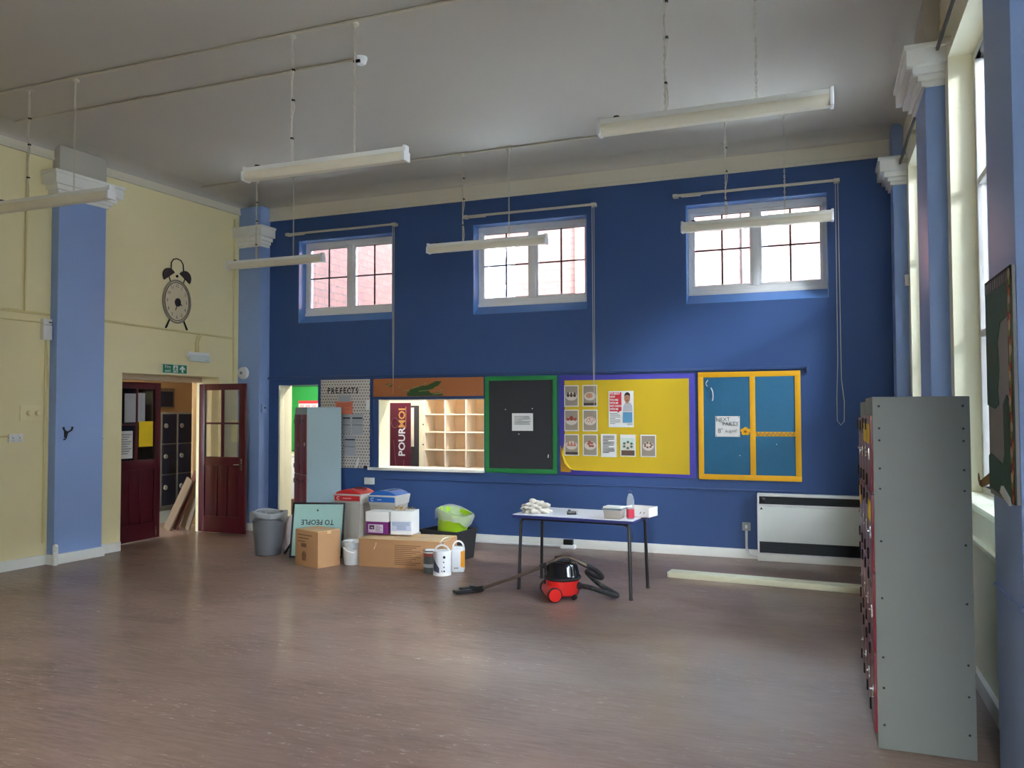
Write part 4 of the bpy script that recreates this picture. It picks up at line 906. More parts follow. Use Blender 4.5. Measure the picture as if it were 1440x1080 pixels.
MB().box(-0.12, -0.10, 0.0, 0.06, 0, 1.8).build('side', WOOD, t)
gb = thing('green_board', 'bright green notice board seen through the far left doorway', 'notice board', (-8.40, 11.397, 1.0)); MB().box(0, 1.6, -0.02, 0, 0, 1.12, 0.003).build('panel', mat('bright_green_board', (24, 150, 62), 0.6), gb); border(gb, 1.6, 1.12, 0.03, mat('dark_green_edge', (20, 96, 48), 0.6), 'edge_strip', -0.024, 'tblr')
t, W, H = sheet('year_planner', 'red and white year planner on the green board', 'planner', -8.20, -7.45, 1.45, 1.86, PAPER, y=11.374); MB().box(0, W, -0.0062, -0.0054, H-0.05, H).build('red_header', RED, t, smooth=False)
q = MB()
for i in range(6):
    for j in range(3): q.box(0.02+i*0.12, 0.11+i*0.12, -0.006, -0.0054, 0.03+j*0.11, 0.12+j*0.11)
q.build('month_blocks', mat('planner_pink', (226, 170, 180), 0.7), t, kind='stuff', smooth=False)
rd = thing('radiator', 'white panel radiator beyond the far left doorway', 'radiator', (-8.36, 11.27, 0.12)); 
for k in range(10): MB().box(k*0.1, k*0.1+0.085, -0.03, 0.03, 0.0, 0.80, 0.02).build('column', UPVC, rd)
MB().box(0, 0.985, 0.0, 0.1, 0.05, 0.75, 0.01).build('rear_panel', UPVC, rd); MB().box(-0.02, 1.0, -0.04, 0.12, 0.80, 0.83, 0.008).build('top_grille', UPVC, rd)
t = thing('storage_box', 'brown box on the floor beyond the far left doorway', 'box', (-7.25, 10.35, 0), 0.2); MB().box(-0.25, 0.25, -0.16, 0.16, 0, 0.36, 0.004).build('carton', CARD, t); MB().box(-0.25, 0.25, -0.02, 0.02, 0.36, 0.362).build('tape', CARDIN, t)

# ================================================================== SOCKETS, TRUNKING, HEATER ON THE BLUE WALL
t = thing('wall_socket', 'white socket with plug on the blue wall above the bins', 'socket', (-5.69, YB, 0.735)); MB().box(-0.07, 0.07, -0.04, 0, -0.045, 0.045, 0.005).build('plate', UPVC, t); MB().box(0.03, 0.09, -0.075, -0.04, 0.0, 0.04, 0.008).build('plug', WHITE, t)
t = thing('spur_switch', 'grey metal spur switch left of the heater', 'switch', (-0.79, YB, 0.36)); MB().box(-0.045, 0.045, -0.035, 0, -0.045, 0.045, 0.005).build('plate', mat('spur_grey', (150, 152, 150), 0.4), t); MB().box(-0.012, 0.012, -0.042, -0.035, -0.02, 0.02, 0.003).build('rocker', UPVC, t)
tag(MB().tube([(-0.79, 9.475, 0.315), (-0.79, 9.475, 0.12), (-0.77, 9.47, 0.06), (-0.72, 9.465, 0.04), (-0.66, 9.465, 0.035)], 0.014).build('conduit', UPVC), 'white flexible conduit from the spur switch to the heater', 'conduit')
tag(MB().tube([(-4.2, 9.455, 0.016), (-2.97, 9.455, 0.016)], 0.015).build('conduit', UPVC), 'white pipe lying along the skirting under the boards', 'conduit')
t = thing('floor_socket', 'white trunking box with a black plug behind the table', 'socket', (-2.88, 9.43, 0)); MB().box(-0.09, 0.09, -0.04, 0.045, 0, 0.045, 0.006).build('trunking', UPVC, t); MB().box(-0.055, 0.065, -0.03, 0.03, 0.045, 0.11, 0.01).build('plug', BLACKP, t)
ht = thing('heater', 'wide pale convector heater with dark louvres by the right lockers', 'heater', (-0.665, 9.39, 0)); W = 1.25
MB().box(0, W, 0.0, 0.105, 0.0, 0.075, 0.004).build('plinth', WHITE, ht)
MB().box(0, W, 0.03, 0.105, 0.07, 0.735, 0.004).build('body', HEAT, ht)
MB().box(0.012, W-0.012, -0.004, 0.035, 0.215, 0.605, 0.006).build('front_panel', HEAT, ht)
fr = MB().box(0, W, -0.004, 0.105, 0.715, 0.745, 0.005).box(0, W, -0.004, 0.06, 0.608, 0.628, 0.004).box(0, 0.02, -0.004, 0.1, 0.07, 0.73, 0.004).box(W-0.02, W, -0.004, 0.1, 0.07, 0.73, 0.004).box(0, W, -0.002, 0.06, 0.07, 0.088, 0.004).build('casing', UPVC, ht)
MB().box(0.02, W-0.02, 0.020, 0.032, 0.625, 0.72).build('outlet_back', DARKGR, ht); MB().box(0.02, W-0.02, 0.020, 0.032, 0.085, 0.215).build('inlet_back', DARKGR, ht)
q = MB()
for k in range(6): q.box(0.022, W-0.022, 0.004, 0.022, 0.634+k*0.014, 0.638+k*0.014)
q.build('louvre_slats', DARKGR, ht, kind='stuff')
q = MB()
for k in range(8): q.box(0.022, W-0.022, 0.004, 0.022, 0.095+k*0.015, 0.099+k*0.015)
q.build('inlet_slats', DARKGR, ht, kind='stuff')
MB().box(0.03, 0.09, -0.003, 0.012, 0.64, 0.70, 0.003).build('control_panel', BLACKP, ht); MB().prism([(0.03, 0.57), (0.06, 0.57), (0.045, 0.597)], -0.0055, -0.003, 'y').build('warning_triangle', INK, ht)
pk = thing('long_plank', 'long cream painted plank lying on the floor before the heater', 'plank', (-1.445, 8.14, 0), -0.075)
MB().box(0, 2.05, 0, 0.17, 0.0, 0.055, 0.005).build('channel', PLANK, pk); MB().box(-0.006, 0.0, 0.004, 0.166, 0.004, 0.052, 0.002).build('end_piece', WHITE, pk)
MB().tube([(1.12, 0.08, 0.0552), (1.122, 0.08, 0.0562)], 0.006, 8).build('screw_hole', INK, pk)

# ================================================================== LOCKERS
def locker_bank(t, W, D, H, cols, tiers, body_m, door_m, stickers=()):
    """local: doors face -y, sides +-x; origin at the floor centre"""
    MB().box(-W/2, W/2, -D/2, D/2, 0.003, H, 0.004).build('carcass', body_m, t)
    cw = W/cols; th = (H-0.16)/tiers
    for c in range(cols):
        for r in range(tiers):
            x0 = -W/2+c*cw+0.008; x1 = x0+cw-0.016; z0 = 0.07+r*th+0.005; z1 = z0+th-0.010
            d = MB().box(x0, x1, -D/2-0.012, -D/2+0.001, z0, z1, 0.004).build('door', door_m, t)
            zc = (z0+z1)/2
            MB().box(x1-0.06, x1-0.035, -D/2-0.020, -D/2-0.012, zc-0.03, zc+0.03, 0.004).tube([(x1-0.048, -D/2-0.019, zc+0.008), (x1-0.048, -D/2-0.030, zc+0.008)], 0.008, 10).build('lock', CHROME, d)
            MB().box((x0+x1)/2-0.035, (x0+x1)/2+0.035, -D/2-0.0145, -D/2-0.012, z1-0.09, z1-0.06, 0.001).build('number_plate', DKMETAL, d)
            hg = MB()
            for q in (0.12, 0.88): hg.tube([(x0-0.002, -D/2-0.013, z0+(z1-z0)*q-0.03), (x0-0.002, -D/2-0.013, z0+(z1-z0)*q+0.03)], 0.008, 8)
            hg.build('hinges', DKMETAL, d, kind='stuff')
            if (c, r) in stickers: MB().box(x0+0.04, x1-0.06, -D/2-0.0155, -D/2-0.012, zc+0.05, zc+0.15, 0.001).build('sticker', MATS['yellow_paper'], d)
th = math.radians(-39.7); nc = Vector((-6.135, 8.69, 0)); ux = Vector((math.cos(th), math.sin(th), 0)); uy = Vector((-math.sin(th), math.cos(th), 0))
c0 = nc - ux*0.30 + uy*0.225
lk = thing('locker', 'maroon doored locker with pale blue grey side beside the hatch', 'locker', c0, th)
locker_bank(lk, 0.60, 0.45, 1.73, 2, 2, LGREY, MAROON2)
for k, (yc, lab) in enumerate(((4.71, 'nearest grey locker bank at the right with plain grey side'), (5.335, 'second grey locker bank behind the nearest one at the right'))):
    t = thing('locker', lab, 'locker', (0.462, yc, 0), -PI/2, 'maroon doored lockers along the right wall')
    locker_bank(t, 0.62, 0.43, 1.737 if k == 0 else 1.72, 2, 4, LGREY2, MAROON2, stickers=((1, 3), (1, 2), (0, 3)) if k == 0 else ((0, 2),))
    if k == 0:
        q = MB()
        for x in (-0.185, 0.185):
            for z in (0.12, 0.30, 0.45, 0.74, 1.02, 1.28, 1.38, 1.52, 1.58, 1.69): q.lathe([(0, 0.003), (0.004, 0.003), (0.006, 0)], 8, M=Matrix.Translation((0.31, x, z)) @ Matrix.Rotation(PI/2, 4, 'Y'))
        q.build('rivets', DKMETAL, t, kind='stuff')

# ================================================================== RIGHT PIER BOARD
rb = thing('torn_display_board', 'torn green paper display board with leaf border on the right pier', 'display board', M=Matrix.Translation((0.75, 4.285, 1.285)) @ Matrix.Rotation(-PI/2, 4, 'Z'))
W, H = 0.535, 0.975
GPAP = mat('torn_green_paper', (62, 96, 84), 0.75, 0.15, 10, 0.5, bscale=14); GREYB = mat('grey_felt_board', (150, 148, 150), 0.85, 0.06, 20)
MB().box(0, W, -0.014, 0, 0, H, 0.002).build('backing', GREYB, rb)
MB().prism([(0.0, 0.70*H), (0.0, H-0.05), (W-0.07, H-0.05), (W-0.07, 0.80*H), (0.30, 0.78*H), (0.24, 0.70*H), (0.26, 0.58*H), (0.22, 0.48*H), (0.24, 0.42*H), (0.16, 0.40*H), (0.0, 0.42*H)], -0.0185, -0.0135, 'y').build('upper_green_paper', GPAP, rb)
MB().prism([(0.0, 0.03), (W-0.07, 0.0), (W-0.07, 0.42*H), (0.40, 0.46*H), (0.33, 0.42*H), (0.335, 0.20*H), (0.30, 0.155*H), (0.04, 0.19*H), (0.0, 0.18*H)], -0.0175, -0.0135, 'y').build('lower_green_paper', GPAP, rb)
BORD = mat('leaf_border_base', (60, 66, 44), 0.7, 0.2)
MB().box(W-0.07, W, -0.0195, -0.013, 0.0, H, 0.001).build('side_border', BORD, rb)
LEAFC = [mat('leaf_orange', (190, 110, 60), 0.7), mat('leaf_red', (150, 60, 50), 0.7), mat('leaf_olive', (132, 134, 70), 0.7), mat('leaf_pale', (196, 170, 140), 0.7)]
for i, m in enumerate(LEAFC):
    q = MB()
    for k in range(9):
        z = 0.03+(k*4+i)*0.026; q.prism(ellipse(W-0.035+random.uniform(-0.014, 0.014), min(z, H-0.03), 0.018, 0.02+random.random()*0.008, 7), -0.0205-0.0004*i, -0.019, 'y')
    q.build('leaf_print', m, rb, kind='stuff', smooth=False)
MB().box(0, W, -0.0195, -0.013, H-0.06, H, 0.001).build('top_border', SUGAR, rb)
q = MB()
for k in range(13):
    x = 0.015+k*0.04; q.prism([(x, H-0.062), (x+0.012, H-0.055), (x+0.02+random.uniform(-.006, .006), H-0.012), (x+0.006, H-0.02)], -0.0205, -0.019, 'y')
q.build('scalloped_print', PAPERG, rb, kind='stuff', smooth=False)
cu = MB(); pts = [(0.0, -0.016, 0.095), (-0.015, -0.022, 0.085), (-0.03, -0.034, 0.07), (-0.035, -0.048, 0.055), (-0.03, -0.060, 0.06), (-0.022, -0.060, 0.09)]
for i in range(len(pts)-1):
    p, r = Vector(pts[i]), Vector(pts[i+1]); hgt0 = 0.05-0.006*i; hgt1 = 0.05-0.006*(i+1)
    cu._add([p, r, r+Vector((0.004, 0.004, -hgt1)), p+Vector((0.004, 0.004, -hgt0)), p+Vector((0.003, 0.003, 0)), r+Vector((0.003, 0.003, 0)), r+Vector((0.007, 0.007, -hgt1)), p+Vector((0.007, 0.007, -hgt0))], [(0, 1, 2, 3), (7, 6, 5, 4), (0, 4, 5, 1), (3, 2, 6, 7)])
cu.build('peeled_border', mat('peeled_border_brown', (140, 112, 70), 0.7), rb)
MB().prism([(0.28, 0.03), (0.46, -0.01), (0.44, 0.02), (0.31, 0.06)], -0.028, -0.018, 'y').build('torn_scrap', PAPER, rb)
t = thing('wall_socket', 'white socket box under the tall window behind the right lockers', 'socket', (0.88, 5.95, 1.01)); MB().box(-0.04, 0, -0.08, 0.08, -0.05, 0.05, 0.006).build('box', UPVC, t); MB().box(-0.046, -0.04, -0.02, 0.02, -0.01, 0.02, 0.002).build('rocker', WHITE, t)

# ================================================================== BINS AND BOXES
def round_bin(name, label, M, r0, r1, H, body, tilt_liner, group=None, seed=1):
    rnd = random.Random(seed)
    t = thing(name, label, 'bin', M=M)
    MB().lathe([(0, 0.0), (r0-0.01, 0), (r0, 0.01), (r1-0.005, H-0.03), (r1+0.008, H-0.025), (r1+0.01, H), (r1-0.004, H), (r1-0.012, H-0.03), (r0-0.012, 0.02), (0, 0.015)], 36).build('body', body, t)
    ph = [rnd.random()*6 for _ in range(6)]
    def jit(i, k, r, z):
        a = 2*PI*k/48
        wv = 0.005*math.sin(5*a+ph[0]) + 0.004*math.sin(9*a+ph[1]) + 0.002*math.sin(15*a+ph[2])
        d = {0: 0, 1: 0.6, 2: 1, 3: 1, 4: 1}.get(i, 0.8)
        zz = z + (0.035*math.sin(a*2+ph[3]) + 0.02*math.sin(5*a+ph[4]) if i == 0 else 0) + (0.012*math.sin(3*a+ph[5])*(1 if 1 <= i <= 4 else 0.3))
        return max(0.005, r + wv*d*(1.5 if i in (1, 2) else 1)), zz
    MB().lathe([(r1+0.014, H-tilt_liner), (r1+0.024, H-0.05), (r1+0.026, H-0.01), (r1+0.016, H+0.014), (r1-0.006, H+0.006), (r1-0.03, H-0.10), (r0+0.0, H*0.45), (r0*0.7, H*0.33), (0.01, H*0.30)], 48, jit=jit).build('liner', LINER, t, recalc=False)
    return t
round_bin('waste_bin', 'dark grey round waste bin with a clear liner', Matrix.Translation((-6.085, 7.87, 0)), 0.150, 0.195, 0.49, GREYBIN, 0.075, seed=3)
round_bin('waste_bin', 'lime green bin with a liner tilted in the black crate', Matrix.Translation((-3.985, 8.36, 0.085)) @ Matrix.Rotation(math.radians(13), 4, 'Y') @ Matrix.Rotation(math.radians(3), 4, 'X'), 0.130, 0.195, 0.46, GREENBIN, 0.085, seed=8)
# small white bin between the cartons
t = thing('waste_bin', 'small white pail bin between the two brown cartons', 'bin', (-4.818, 7.675, 0))
MB().lathe([(0, 0), (0.085, 0), (0.09, 0.01), (0.108, 0.235), (0.114, 0.235), (0.114, 0.252), (0.102, 0.252), (0.086, 0.02), (0, 0.015)], 28).build('body', mat('pale_pail_plastic', (206, 206, 204), 0.4), t)
MB().lathe([(0.117, 0.19), (0.118, 0.245), (0.108, 0.258), (0.095, 0.20)], 28, jit=lambda i, k, r, z: (r+0.003*math.sin(k*1.9), z+(0.012*math.sin(k*0.7) if i == 0 else 0))).build('liner', LINER, t, recalc=False)
tag(MB().tube([(-4.845, 7.533, 0.20), (-4.80, 7.535, 0.165), (-4.76, 7.55, 0.148), (-4.735, 7.575, 0.14)], 0.006).build('string', WHITE), 'white cord hanging over the small white pail', 'cord')
# black crate (open tapered box)
ct = thing('crate', 'black open plastic crate behind the long carton', 'crate', (-3.975, 8.36, 0), math.radians(-10)); W, D, H = 0.50, 0.40, 0.335
g = MB()
def ringpts(w_, d_, z): return [(-w_/2, -d_/2, z), (w_/2, -d_/2, z), (w_/2, d_/2, z), (-w_/2, d_/2, z)]
loops = [ringpts(W-0.05, D-0.05, 0), ringpts(W, D, H-0.03), ringpts(W+0.02, D+0.02, H-0.03), ringpts(W+0.02, D+0.02, H), ringpts(W-0.012, D-0.012, H), ringpts(W-0.06, D-0.06, 0.012)]
vs = [p for l in loops for p in l]; fs = [(3, 2, 1, 0)] + [(i*4+k, i*4+(k+1) % 4, i*4+4+(k+1) % 4, i*4+4+k) for i in range(5) for k in range(4)] + [(20, 21, 22, 23)]
g._add(vs, fs); g.build('tub', mat('black_crate_plastic', (36, 37, 40), 0.45, 0.06), ct)
# recycling bins
def recycle_bin(x0, label, lid_m, dash):
    t = thing('recycling_bin', label, 'bin', (x0+0.2, 8.735, 0), 0, 'pale recycling bins with coloured lids'); w_, d_ = 0.40, 0.37
    MB().box(-w_/2+0.022, w_/2-0.022, -d_/2+0.02, d_/2-0.02, 0, 0.55, 0.012, taper=(0.045, 0.04)).build('body', BINBODY, t)
    MB().box(-w_/2, w_/2, -d_/2, d_/2, 0.54, 0.655, 0.010, taper=(0.016, 0.014)).build('rim', BINRIM, t)
    g = MB(); n = 12; a0, a1 = -w_/2+0.02, w_/2-0.02
    pts = [(a0, 0.653)] + [(a0+(a1-a0)*i/n, 0.662+0.05*math.sin(PI*i/n)**0.7) for i in range(n+1)] + [(a1, 0.653)]
    g.prism(pts, -d_/2+0.02, d_/2-0.02, 'y'); lid = g.build('lid', lid_m, t)
    if dash == 'slot': MB().box(-0.012, 0.012, -0.10, 0.12, 0.709, 0.7155, 0.002, M=Matrix.Translation((0.05, 0, -0.004)) @ Matrix.Rotation(0.0, 4, 'Z')).build('slot', DKMETAL, lid)
    else: MB().lathe([(0, 0.0), (0.075, 0.0), (0.08, -0.01)], 24, sy=1.2, M=Matrix.Translation((0.06, 0.03, 0.713)) @ Matrix.Rotation(0.16, 4, 'Y')).build('aperture', DKMETAL if dash == 'none' else mat('dark_red_plastic', (130, 22, 30), 0.4), lid)
    lb = MB().box(-w_/2+0.022, w_/2-0.022, -d_/2-0.0015, -d_/2+0.02, 0.575, 0.637, M=Matrix.Identity(4)).build('label_strip', lid_m, t)
    q = MB(); q.tube([(-0.125+0.018*math.cos(a), -d_/2-0.0025, 0.606+0.018*math.sin(a)) for a in [0.5+i*5.2/14 for i in range(15)]], 0.0035, 5); q.build('recycling_symbol', PAPER, t, kind='stuff')
    MB().box(-0.06, 0.06 if dash != 'slot' else 0.0, -d_/2-0.0025, -d_/2-0.001, 0.600, 0.608).build('label_text', mat('label_pale', (226, 210, 214), 0.6) if 'label_pale' not in MATS else MATS['label_pale'], t, smooth=False)
recycle_bin(-5.648, 'recycling bin with a red lid', RED, 'round'); recycle_bin(-5.163, 'recycling bin with a blue slotted lid', LIDBLUE, 'slot')
# square cardboard carton
def carton(label, M, w_, d_, h_, flaps=True, m=CARD):
    t = thing('carton', label, 'box', M=M)
    MB().box(0, w_, 0, d_, 0, h_, 0.003).build('body', m, t)
    for y0, y1 in ((0.0, d_/2-0.002), (d_/2+0.002, d_)): MB().box(0.002, w_-0.002, y0, y1, h_, h_+0.005, 0.001).build('flap', CARDIN if m is CARD else m, t)
    return t
cx = carton('square brown carton in front of the framed sign', Matrix.Translation((-5.395, 7.436, 0)) @ Matrix.Rotation(math.radians(-19), 4, 'Z'), 0.405, 0.295, 0.385)
q = MB()
for k in range(3): q.box(0.05, 0.30-0.06*k, -0.0015, 0, 0.33-0.035*k, 0.34-0.035*k)
q.box(0.11, 0.20, -0.0015, 0, 0.205, 0.245); q.build('printed_text', PRINT, cx, kind='stuff', smooth=False)
MB().prism([(0.13, 0.06), (0.19, 0.06), (0.20, 0.13), (0.175, 0.16), (0.145, 0.16), (0.12, 0.13)], -0.0015, 0, 'y').build('printed_emblem', PRINT, cx, smooth=False)
MB().box(0.405, 0.4065, 0.12, 0.17, 0.355, 0.385).build('tape', CARDIN, cx)
# long carton
lc = thing('carton', 'long battered brown carton under the white boxes', 'box', (-4.69, 7.60, 0), math.radians(5)); W, D, H = 0.98, 0.42, 0.295
MB().box(0, W, 0, D, 0, H, 0.003).build('body', CARD, lc)
for (x0, x1, y0, y1, rz) in ((-0.01, 0.40, -0.012, 0.20, 0.010), (0.41, 0.99, -0.008, 0.19, 0.016), (0.0, 0.55, 0.22, 0.43, 0.006), (0.56, 0.975, 0.21, 0.42, 0.012)):
    MB().box(x0, x1, y0, y1, H, H+0.006, 0.001, M=Matrix.Translation((0, 0, 0)) @ Matrix.Rotation(rz*0.6, 4, 'X')).build('flap', CARDIN, lc)
q = MB()
for k in range(11): q.box(0.42, 0.72-0.05*(k % 3), -0.0015, 0, 0.235-k*0.02, 0.243-k*0.02)
q.build('printed_text', PRINT, lc, kind='stuff', smooth=False)
q = MB(); q.tube([(0.18, -0.003, 0.19), (0.20, -0.003, 0.23), (0.205, -0.003, 0.26)], 0.006, 5); q.build('torn_mark', CARDIN, lc)
q = MB(); q.box(0.70, 0.715, 0.0, 0.40, H+0.012, H+0.014); q.box(0.82, 0.832, 0.0, 0.40, H+0.012, H+0.014); q.build('tape_strips', PAPERG, lc, kind='stuff')
MB().tube([(0.985, 0.02, H-0.02), (0.94, -0.01, H-0.005), (0.96, 0.05, H+0.03), (0.99, 0.12, H+0.035)], 0.006, 6).build('torn_edge', PAPER, lc)
# purple and white paper boxes
pbx = thing('paper_box', 'white and purple paper box on the long carton', 'box', (-4.72, 7.80, 0.318), math.radians(4))
MB().box(0, 0.262, 0, 0.20, 0.0, 0.15, 0.003).build('base', mat('purple_carton', (112, 26, 112), 0.5, 0.05), pbx)
MB().box(-0.006, 0.268, -0.006, 0.206, 0.135, 0.245, 0.004, taper=(-0.0, 0)).build('lid', PAPER, pbx)
l = MB().box(0.025, 0.205, -0.0025, 0.0, 0.015, 0.105, 0.001).build('label', mat('lilac_label', (206, 196, 214), 0.6), pbx)
MB().box(0.04, 0.10, -0.004, -0.0025, 0.05, 0.095).build('logo_block', mat('deep_purple', (62, 16, 66), 0.5), l); text('reg', 'lettering', 0.025, PAPER, l, front(0.07, -0.0045, 0.072), extr=0.0003)
q = MB()
for k in range(4): q.box(0.115, 0.19-0.02*(k % 2), -0.0035, -0.0025, 0.03+k*0.018, 0.036+k*0.018)
q.build('printed_text', INKG, l, kind='stuff', smooth=False)
wbx = thing('paper_box', 'white box with a printed label on the long carton', 'box', (-4.43, 7.83, 0.318), math.radians(10))
MB().box(0, 0.25, 0, 0.25, 0, 0.255, 0.003).build('body', PAPER, wbx)
MB().box(0.01, 0.235, -0.0015, 0, 0.04, 0.145).build('label', mat('pale_blue_label', (186, 196, 216), 0.7), wbx, smooth=False)
q = MB()
for k in range(6): q.box(0.02 if k < 3 else 0.07, 0.22 if k < 3 else 0.18, -0.0025, -0.0015, 0.128-k*0.014, 0.134-k*0.014)
q.build('printed_text', mat('label_blue_ink', (110, 124, 160), 0.7), wbx, kind='stuff', smooth=False)
gd = thing('tinsel_garland', 'gold tinsel garland spilling over the white box', 'garland', (-4.34, 7.92, 0.577), 0.1); rnd = random.Random(5)
q = MB()
for k in range(46):
    c = Vector((rnd.uniform(-0.09, 0.12), rnd.uniform(-0.05, 0.06), 0.004+0.02*rnd.random())); d = Vector((rnd.uniform(-1, 1), rnd.uniform(-1, 1), rnd.uniform(0.1, 1.0))).normalized()*0.035
    q.tube([c, c+d*0.6, c+d+Vector((0, 0, -0.006))], 0.003, 4)
q.build('tinsel', mat('gold_tinsel', (180, 150, 80), 0.3, 0.2, metal=0.8), gd, kind='stuff')
# framed sign, upside down, facing the camera and leaning back
fs_ = thing('framed_sign', 'black framed pale green sign standing upside down behind the carton', 'sign',
            M=Matrix.Translation((-5.69, 7.73, 0.004)) @ Matrix.Rotation(math.radians(20), 4, 'Z') @ Matrix.Rotation(math.radians(-12), 4, 'X') @ Matrix.Rotation(math.radians(0.5), 4, 'Y'))
W, H = 0.61, 0.63
MB().box(0.01, W-0.01, -0.004, 0.010, 0.01, H-0.01).build('print', SAGE, fs_)
g = MB()
for b in ((0, W, 0, 0.022), (0, W, H-0.022, H), (0, 0.022, 0.022, H-0.022), (W-0.022, W, 0.022, H-0.022)): g.box(b[0], b[1], -0.012, 0.014, b[2], b[3], 0.003)
g.build('frame', BLACKP, fs_)
text('TO PEOPLE', 'lettering', 0.082, INK, fs_, front(W*0.49, -0.0055, H-0.225, PI), sx=0.92, bold=0.001)
MB().prism([(W*0.48-0.014, H-0.10), (W*0.48+0.014, H-0.10), (W*0.48, H-0.074)], -0.0055, -0.004, 'y').build('arrow_mark', INK, fs_)
MB().tube([(0.03, 0.012, 0.30), (-0.02, 0.10, 0.16), (-0.10, 0.14, 0.05)], 0.014, 8).build('support_strut', BLACKP, fs_)
# plastic bag behind the grey bin
def lump(name, mats, label, cat, M, sx, sy, sz, amp, seed, sub=4):
    rnd = random.Random(seed); b = bmesh.new(); bmesh.ops.create_icosphere(b, subdivisions=sub, radius=1.0); nd = 5 if sub == 5 else 12
    dirs = [(Vector((rnd.uniform(-1, 1), rnd.uniform(-1, 1), rnd.uniform(-1, 1))).normalized(), rnd.uniform(2, 7), rnd.random()*6) for _ in range(nd)]
    for v in b.verts:
        n = v.co.normalized(); d = sum(abs(math.sin(n.dot(u)*f+p)) for u, f, p in dirs)/nd - 0.5
        v.co = n*(1+amp*d*2); v.co.z = max(v.co.z, -0.55)
    mb = MB(); mb.bm.free(); mb.bm = b
    bmesh.ops.transform(b, matrix=Matrix.Diagonal((sx, sy, sz, 1)) @ Matrix.Translation((0, 0, 0.55)), verts=b.verts)
    return tag(mb.build(name, mats, M=M, ang=50), label, cat)
lump('plastic_bag', mat('pinkish_bag', (206, 190, 190), 0.5, 0.1), 'crumpled pinkish white bag behind the grey bin', 'bag', Matrix.Translation((-6.03, 8.22, 0)), 0.10, 0.10, 0.25, 0.35, 4, 3)

# paint tins
def tin(name, label, M, r, h, m, top_m, bands, handle=None, lab=None):
    t = thing(name, label, 'tin', M=M, group='paint tins by the long carton')
    MB().lathe([(0, 0), (r-0.004, 0), (r, 0.004), (r, h-0.012), (r+0.004, h-0.010), (r+0.004, h), (r-0.006, h), (r-0.008, h-0.006), (0, h-0.006)], 28).build('can', m, t)
    MB().lathe([(0, h+0.002), (r-0.018, h+0.002), (r-0.012, h-0.005)], 28).build('lid', top_m, t)
    for z0, z1, bm_ in bands: MB().lathe([(r+0.0012, z0), (r+0.0012, z1)], 28, jit=lambda i, k, rr, z: (rr, z)).build('band', bm_, t, recalc=False)
    if handle: MB().tube([(handle[0]*math.cos(a) , handle[2], h-0.03+handle[1]*math.sin(a)) for a in [i*PI/12 for i in range(13)]], 0.009, 8).build('handle', UPVC, t)
    return t
TINGR = mat('tin_dark_grey', (74, 78, 80), 0.4, 0.1); TINW = mat('tin_white', (216, 218, 222), 0.4, 0.04)
tin('paint_tin', 'short dark paint tin with a white lid and red band', Matrix.Translation((-3.80, 7.555, 0)), 0.075, 0.232, TINGR, PAPER, ((0.172, 0.205, mat('tin_red_band', (150, 62, 56), 0.4)), (0.06, 0.095, PAPERG), (0.205, 0.228, PAPER)))
t2 = tin('paint_tin', 'white paint tin with a dark swoosh in front of its neighbours', Matrix.Translation((-3.635, 7.49, 0)), 0.092, 0.245, TINW, TINW, ((0.0, 0.03, PAPER),), (0.088, 0.085, 0.0))
g = MB(); n = 10
for i in range(n):       # dark slanted patch wrapped on the can
    a0, a1 = -2.35+0.9*i/n, -2.35+0.9*(i+1)/n; f = lambda a: (0.19-(a+2.35)*0.12, 0.05-(a+2.35)*0.02) 
    for (aa, bb) in ((a0, a1),):
        za0, zb0 = f(aa); za1, zb1 = f(bb); rr = 0.0935
        g._add([(rr*math.cos(aa), rr*math.sin(aa), zb0), (rr*math.cos(bb), rr*math.sin(bb), zb1), (rr*math.cos(bb), rr*math.sin(bb), za1), (rr*math.cos(aa), rr*math.sin(aa), za0)], [(0, 1, 2, 3)])
g.build('printed_swoosh', mat('tin_slate_print', (66, 72, 92), 0.4), t2)
g = MB()
for a, z, s in ((-0.9, 0.19, 0.016), (-0.95, 0.14, 0.008), (-0.92, 0.09, 0.008), (-0.9, 0.05, 0.010), (-1.15, 0.05, 0.007)): g.ball((0.092*math.cos(a), 0.092*math.sin(a), z), s, 1, 1, 1, 1)
g.build('printed_marks', INK, t2, kind='stuff')
t3 = thing('paint_tub', 'tall white paint tub with an orange stripe', 'tin', (-3.548, 7.695, 0), math.radians(20), 'paint tins by the long carton')
MB().box(-0.066, 0.066, -0.06, 0.06, 0, 0.25, 0.018).build('tub', TINW, t3); MB().box(-0.058, 0.058, -0.052, 0.052, 0.25, 0.258, 0.003).build('lid', UPVC, t3)
MB().box(0.018, 0.0675, -0.0615, 0.045, 0.045, 0.23, 0.016).build('orange_stripe', mat('tub_orange', (240, 160, 30), 0.4), t3)
MB().tube([(0.056*math.cos(a), 0, 0.25+0.065*math.sin(a)) for a in [i*PI/12 for i in range(13)]], 0.009, 8).build('handle', UPVC, t3)
g = MB(); g.ball((-0.03, -0.06, 0.045), 0.008, 1, 0.4, 1, 1); g.ball((-0.008, -0.06, 0.045), 0.008, 1, 0.4, 1, 1); g.build('printed_marks', INK, t3, kind='stuff')

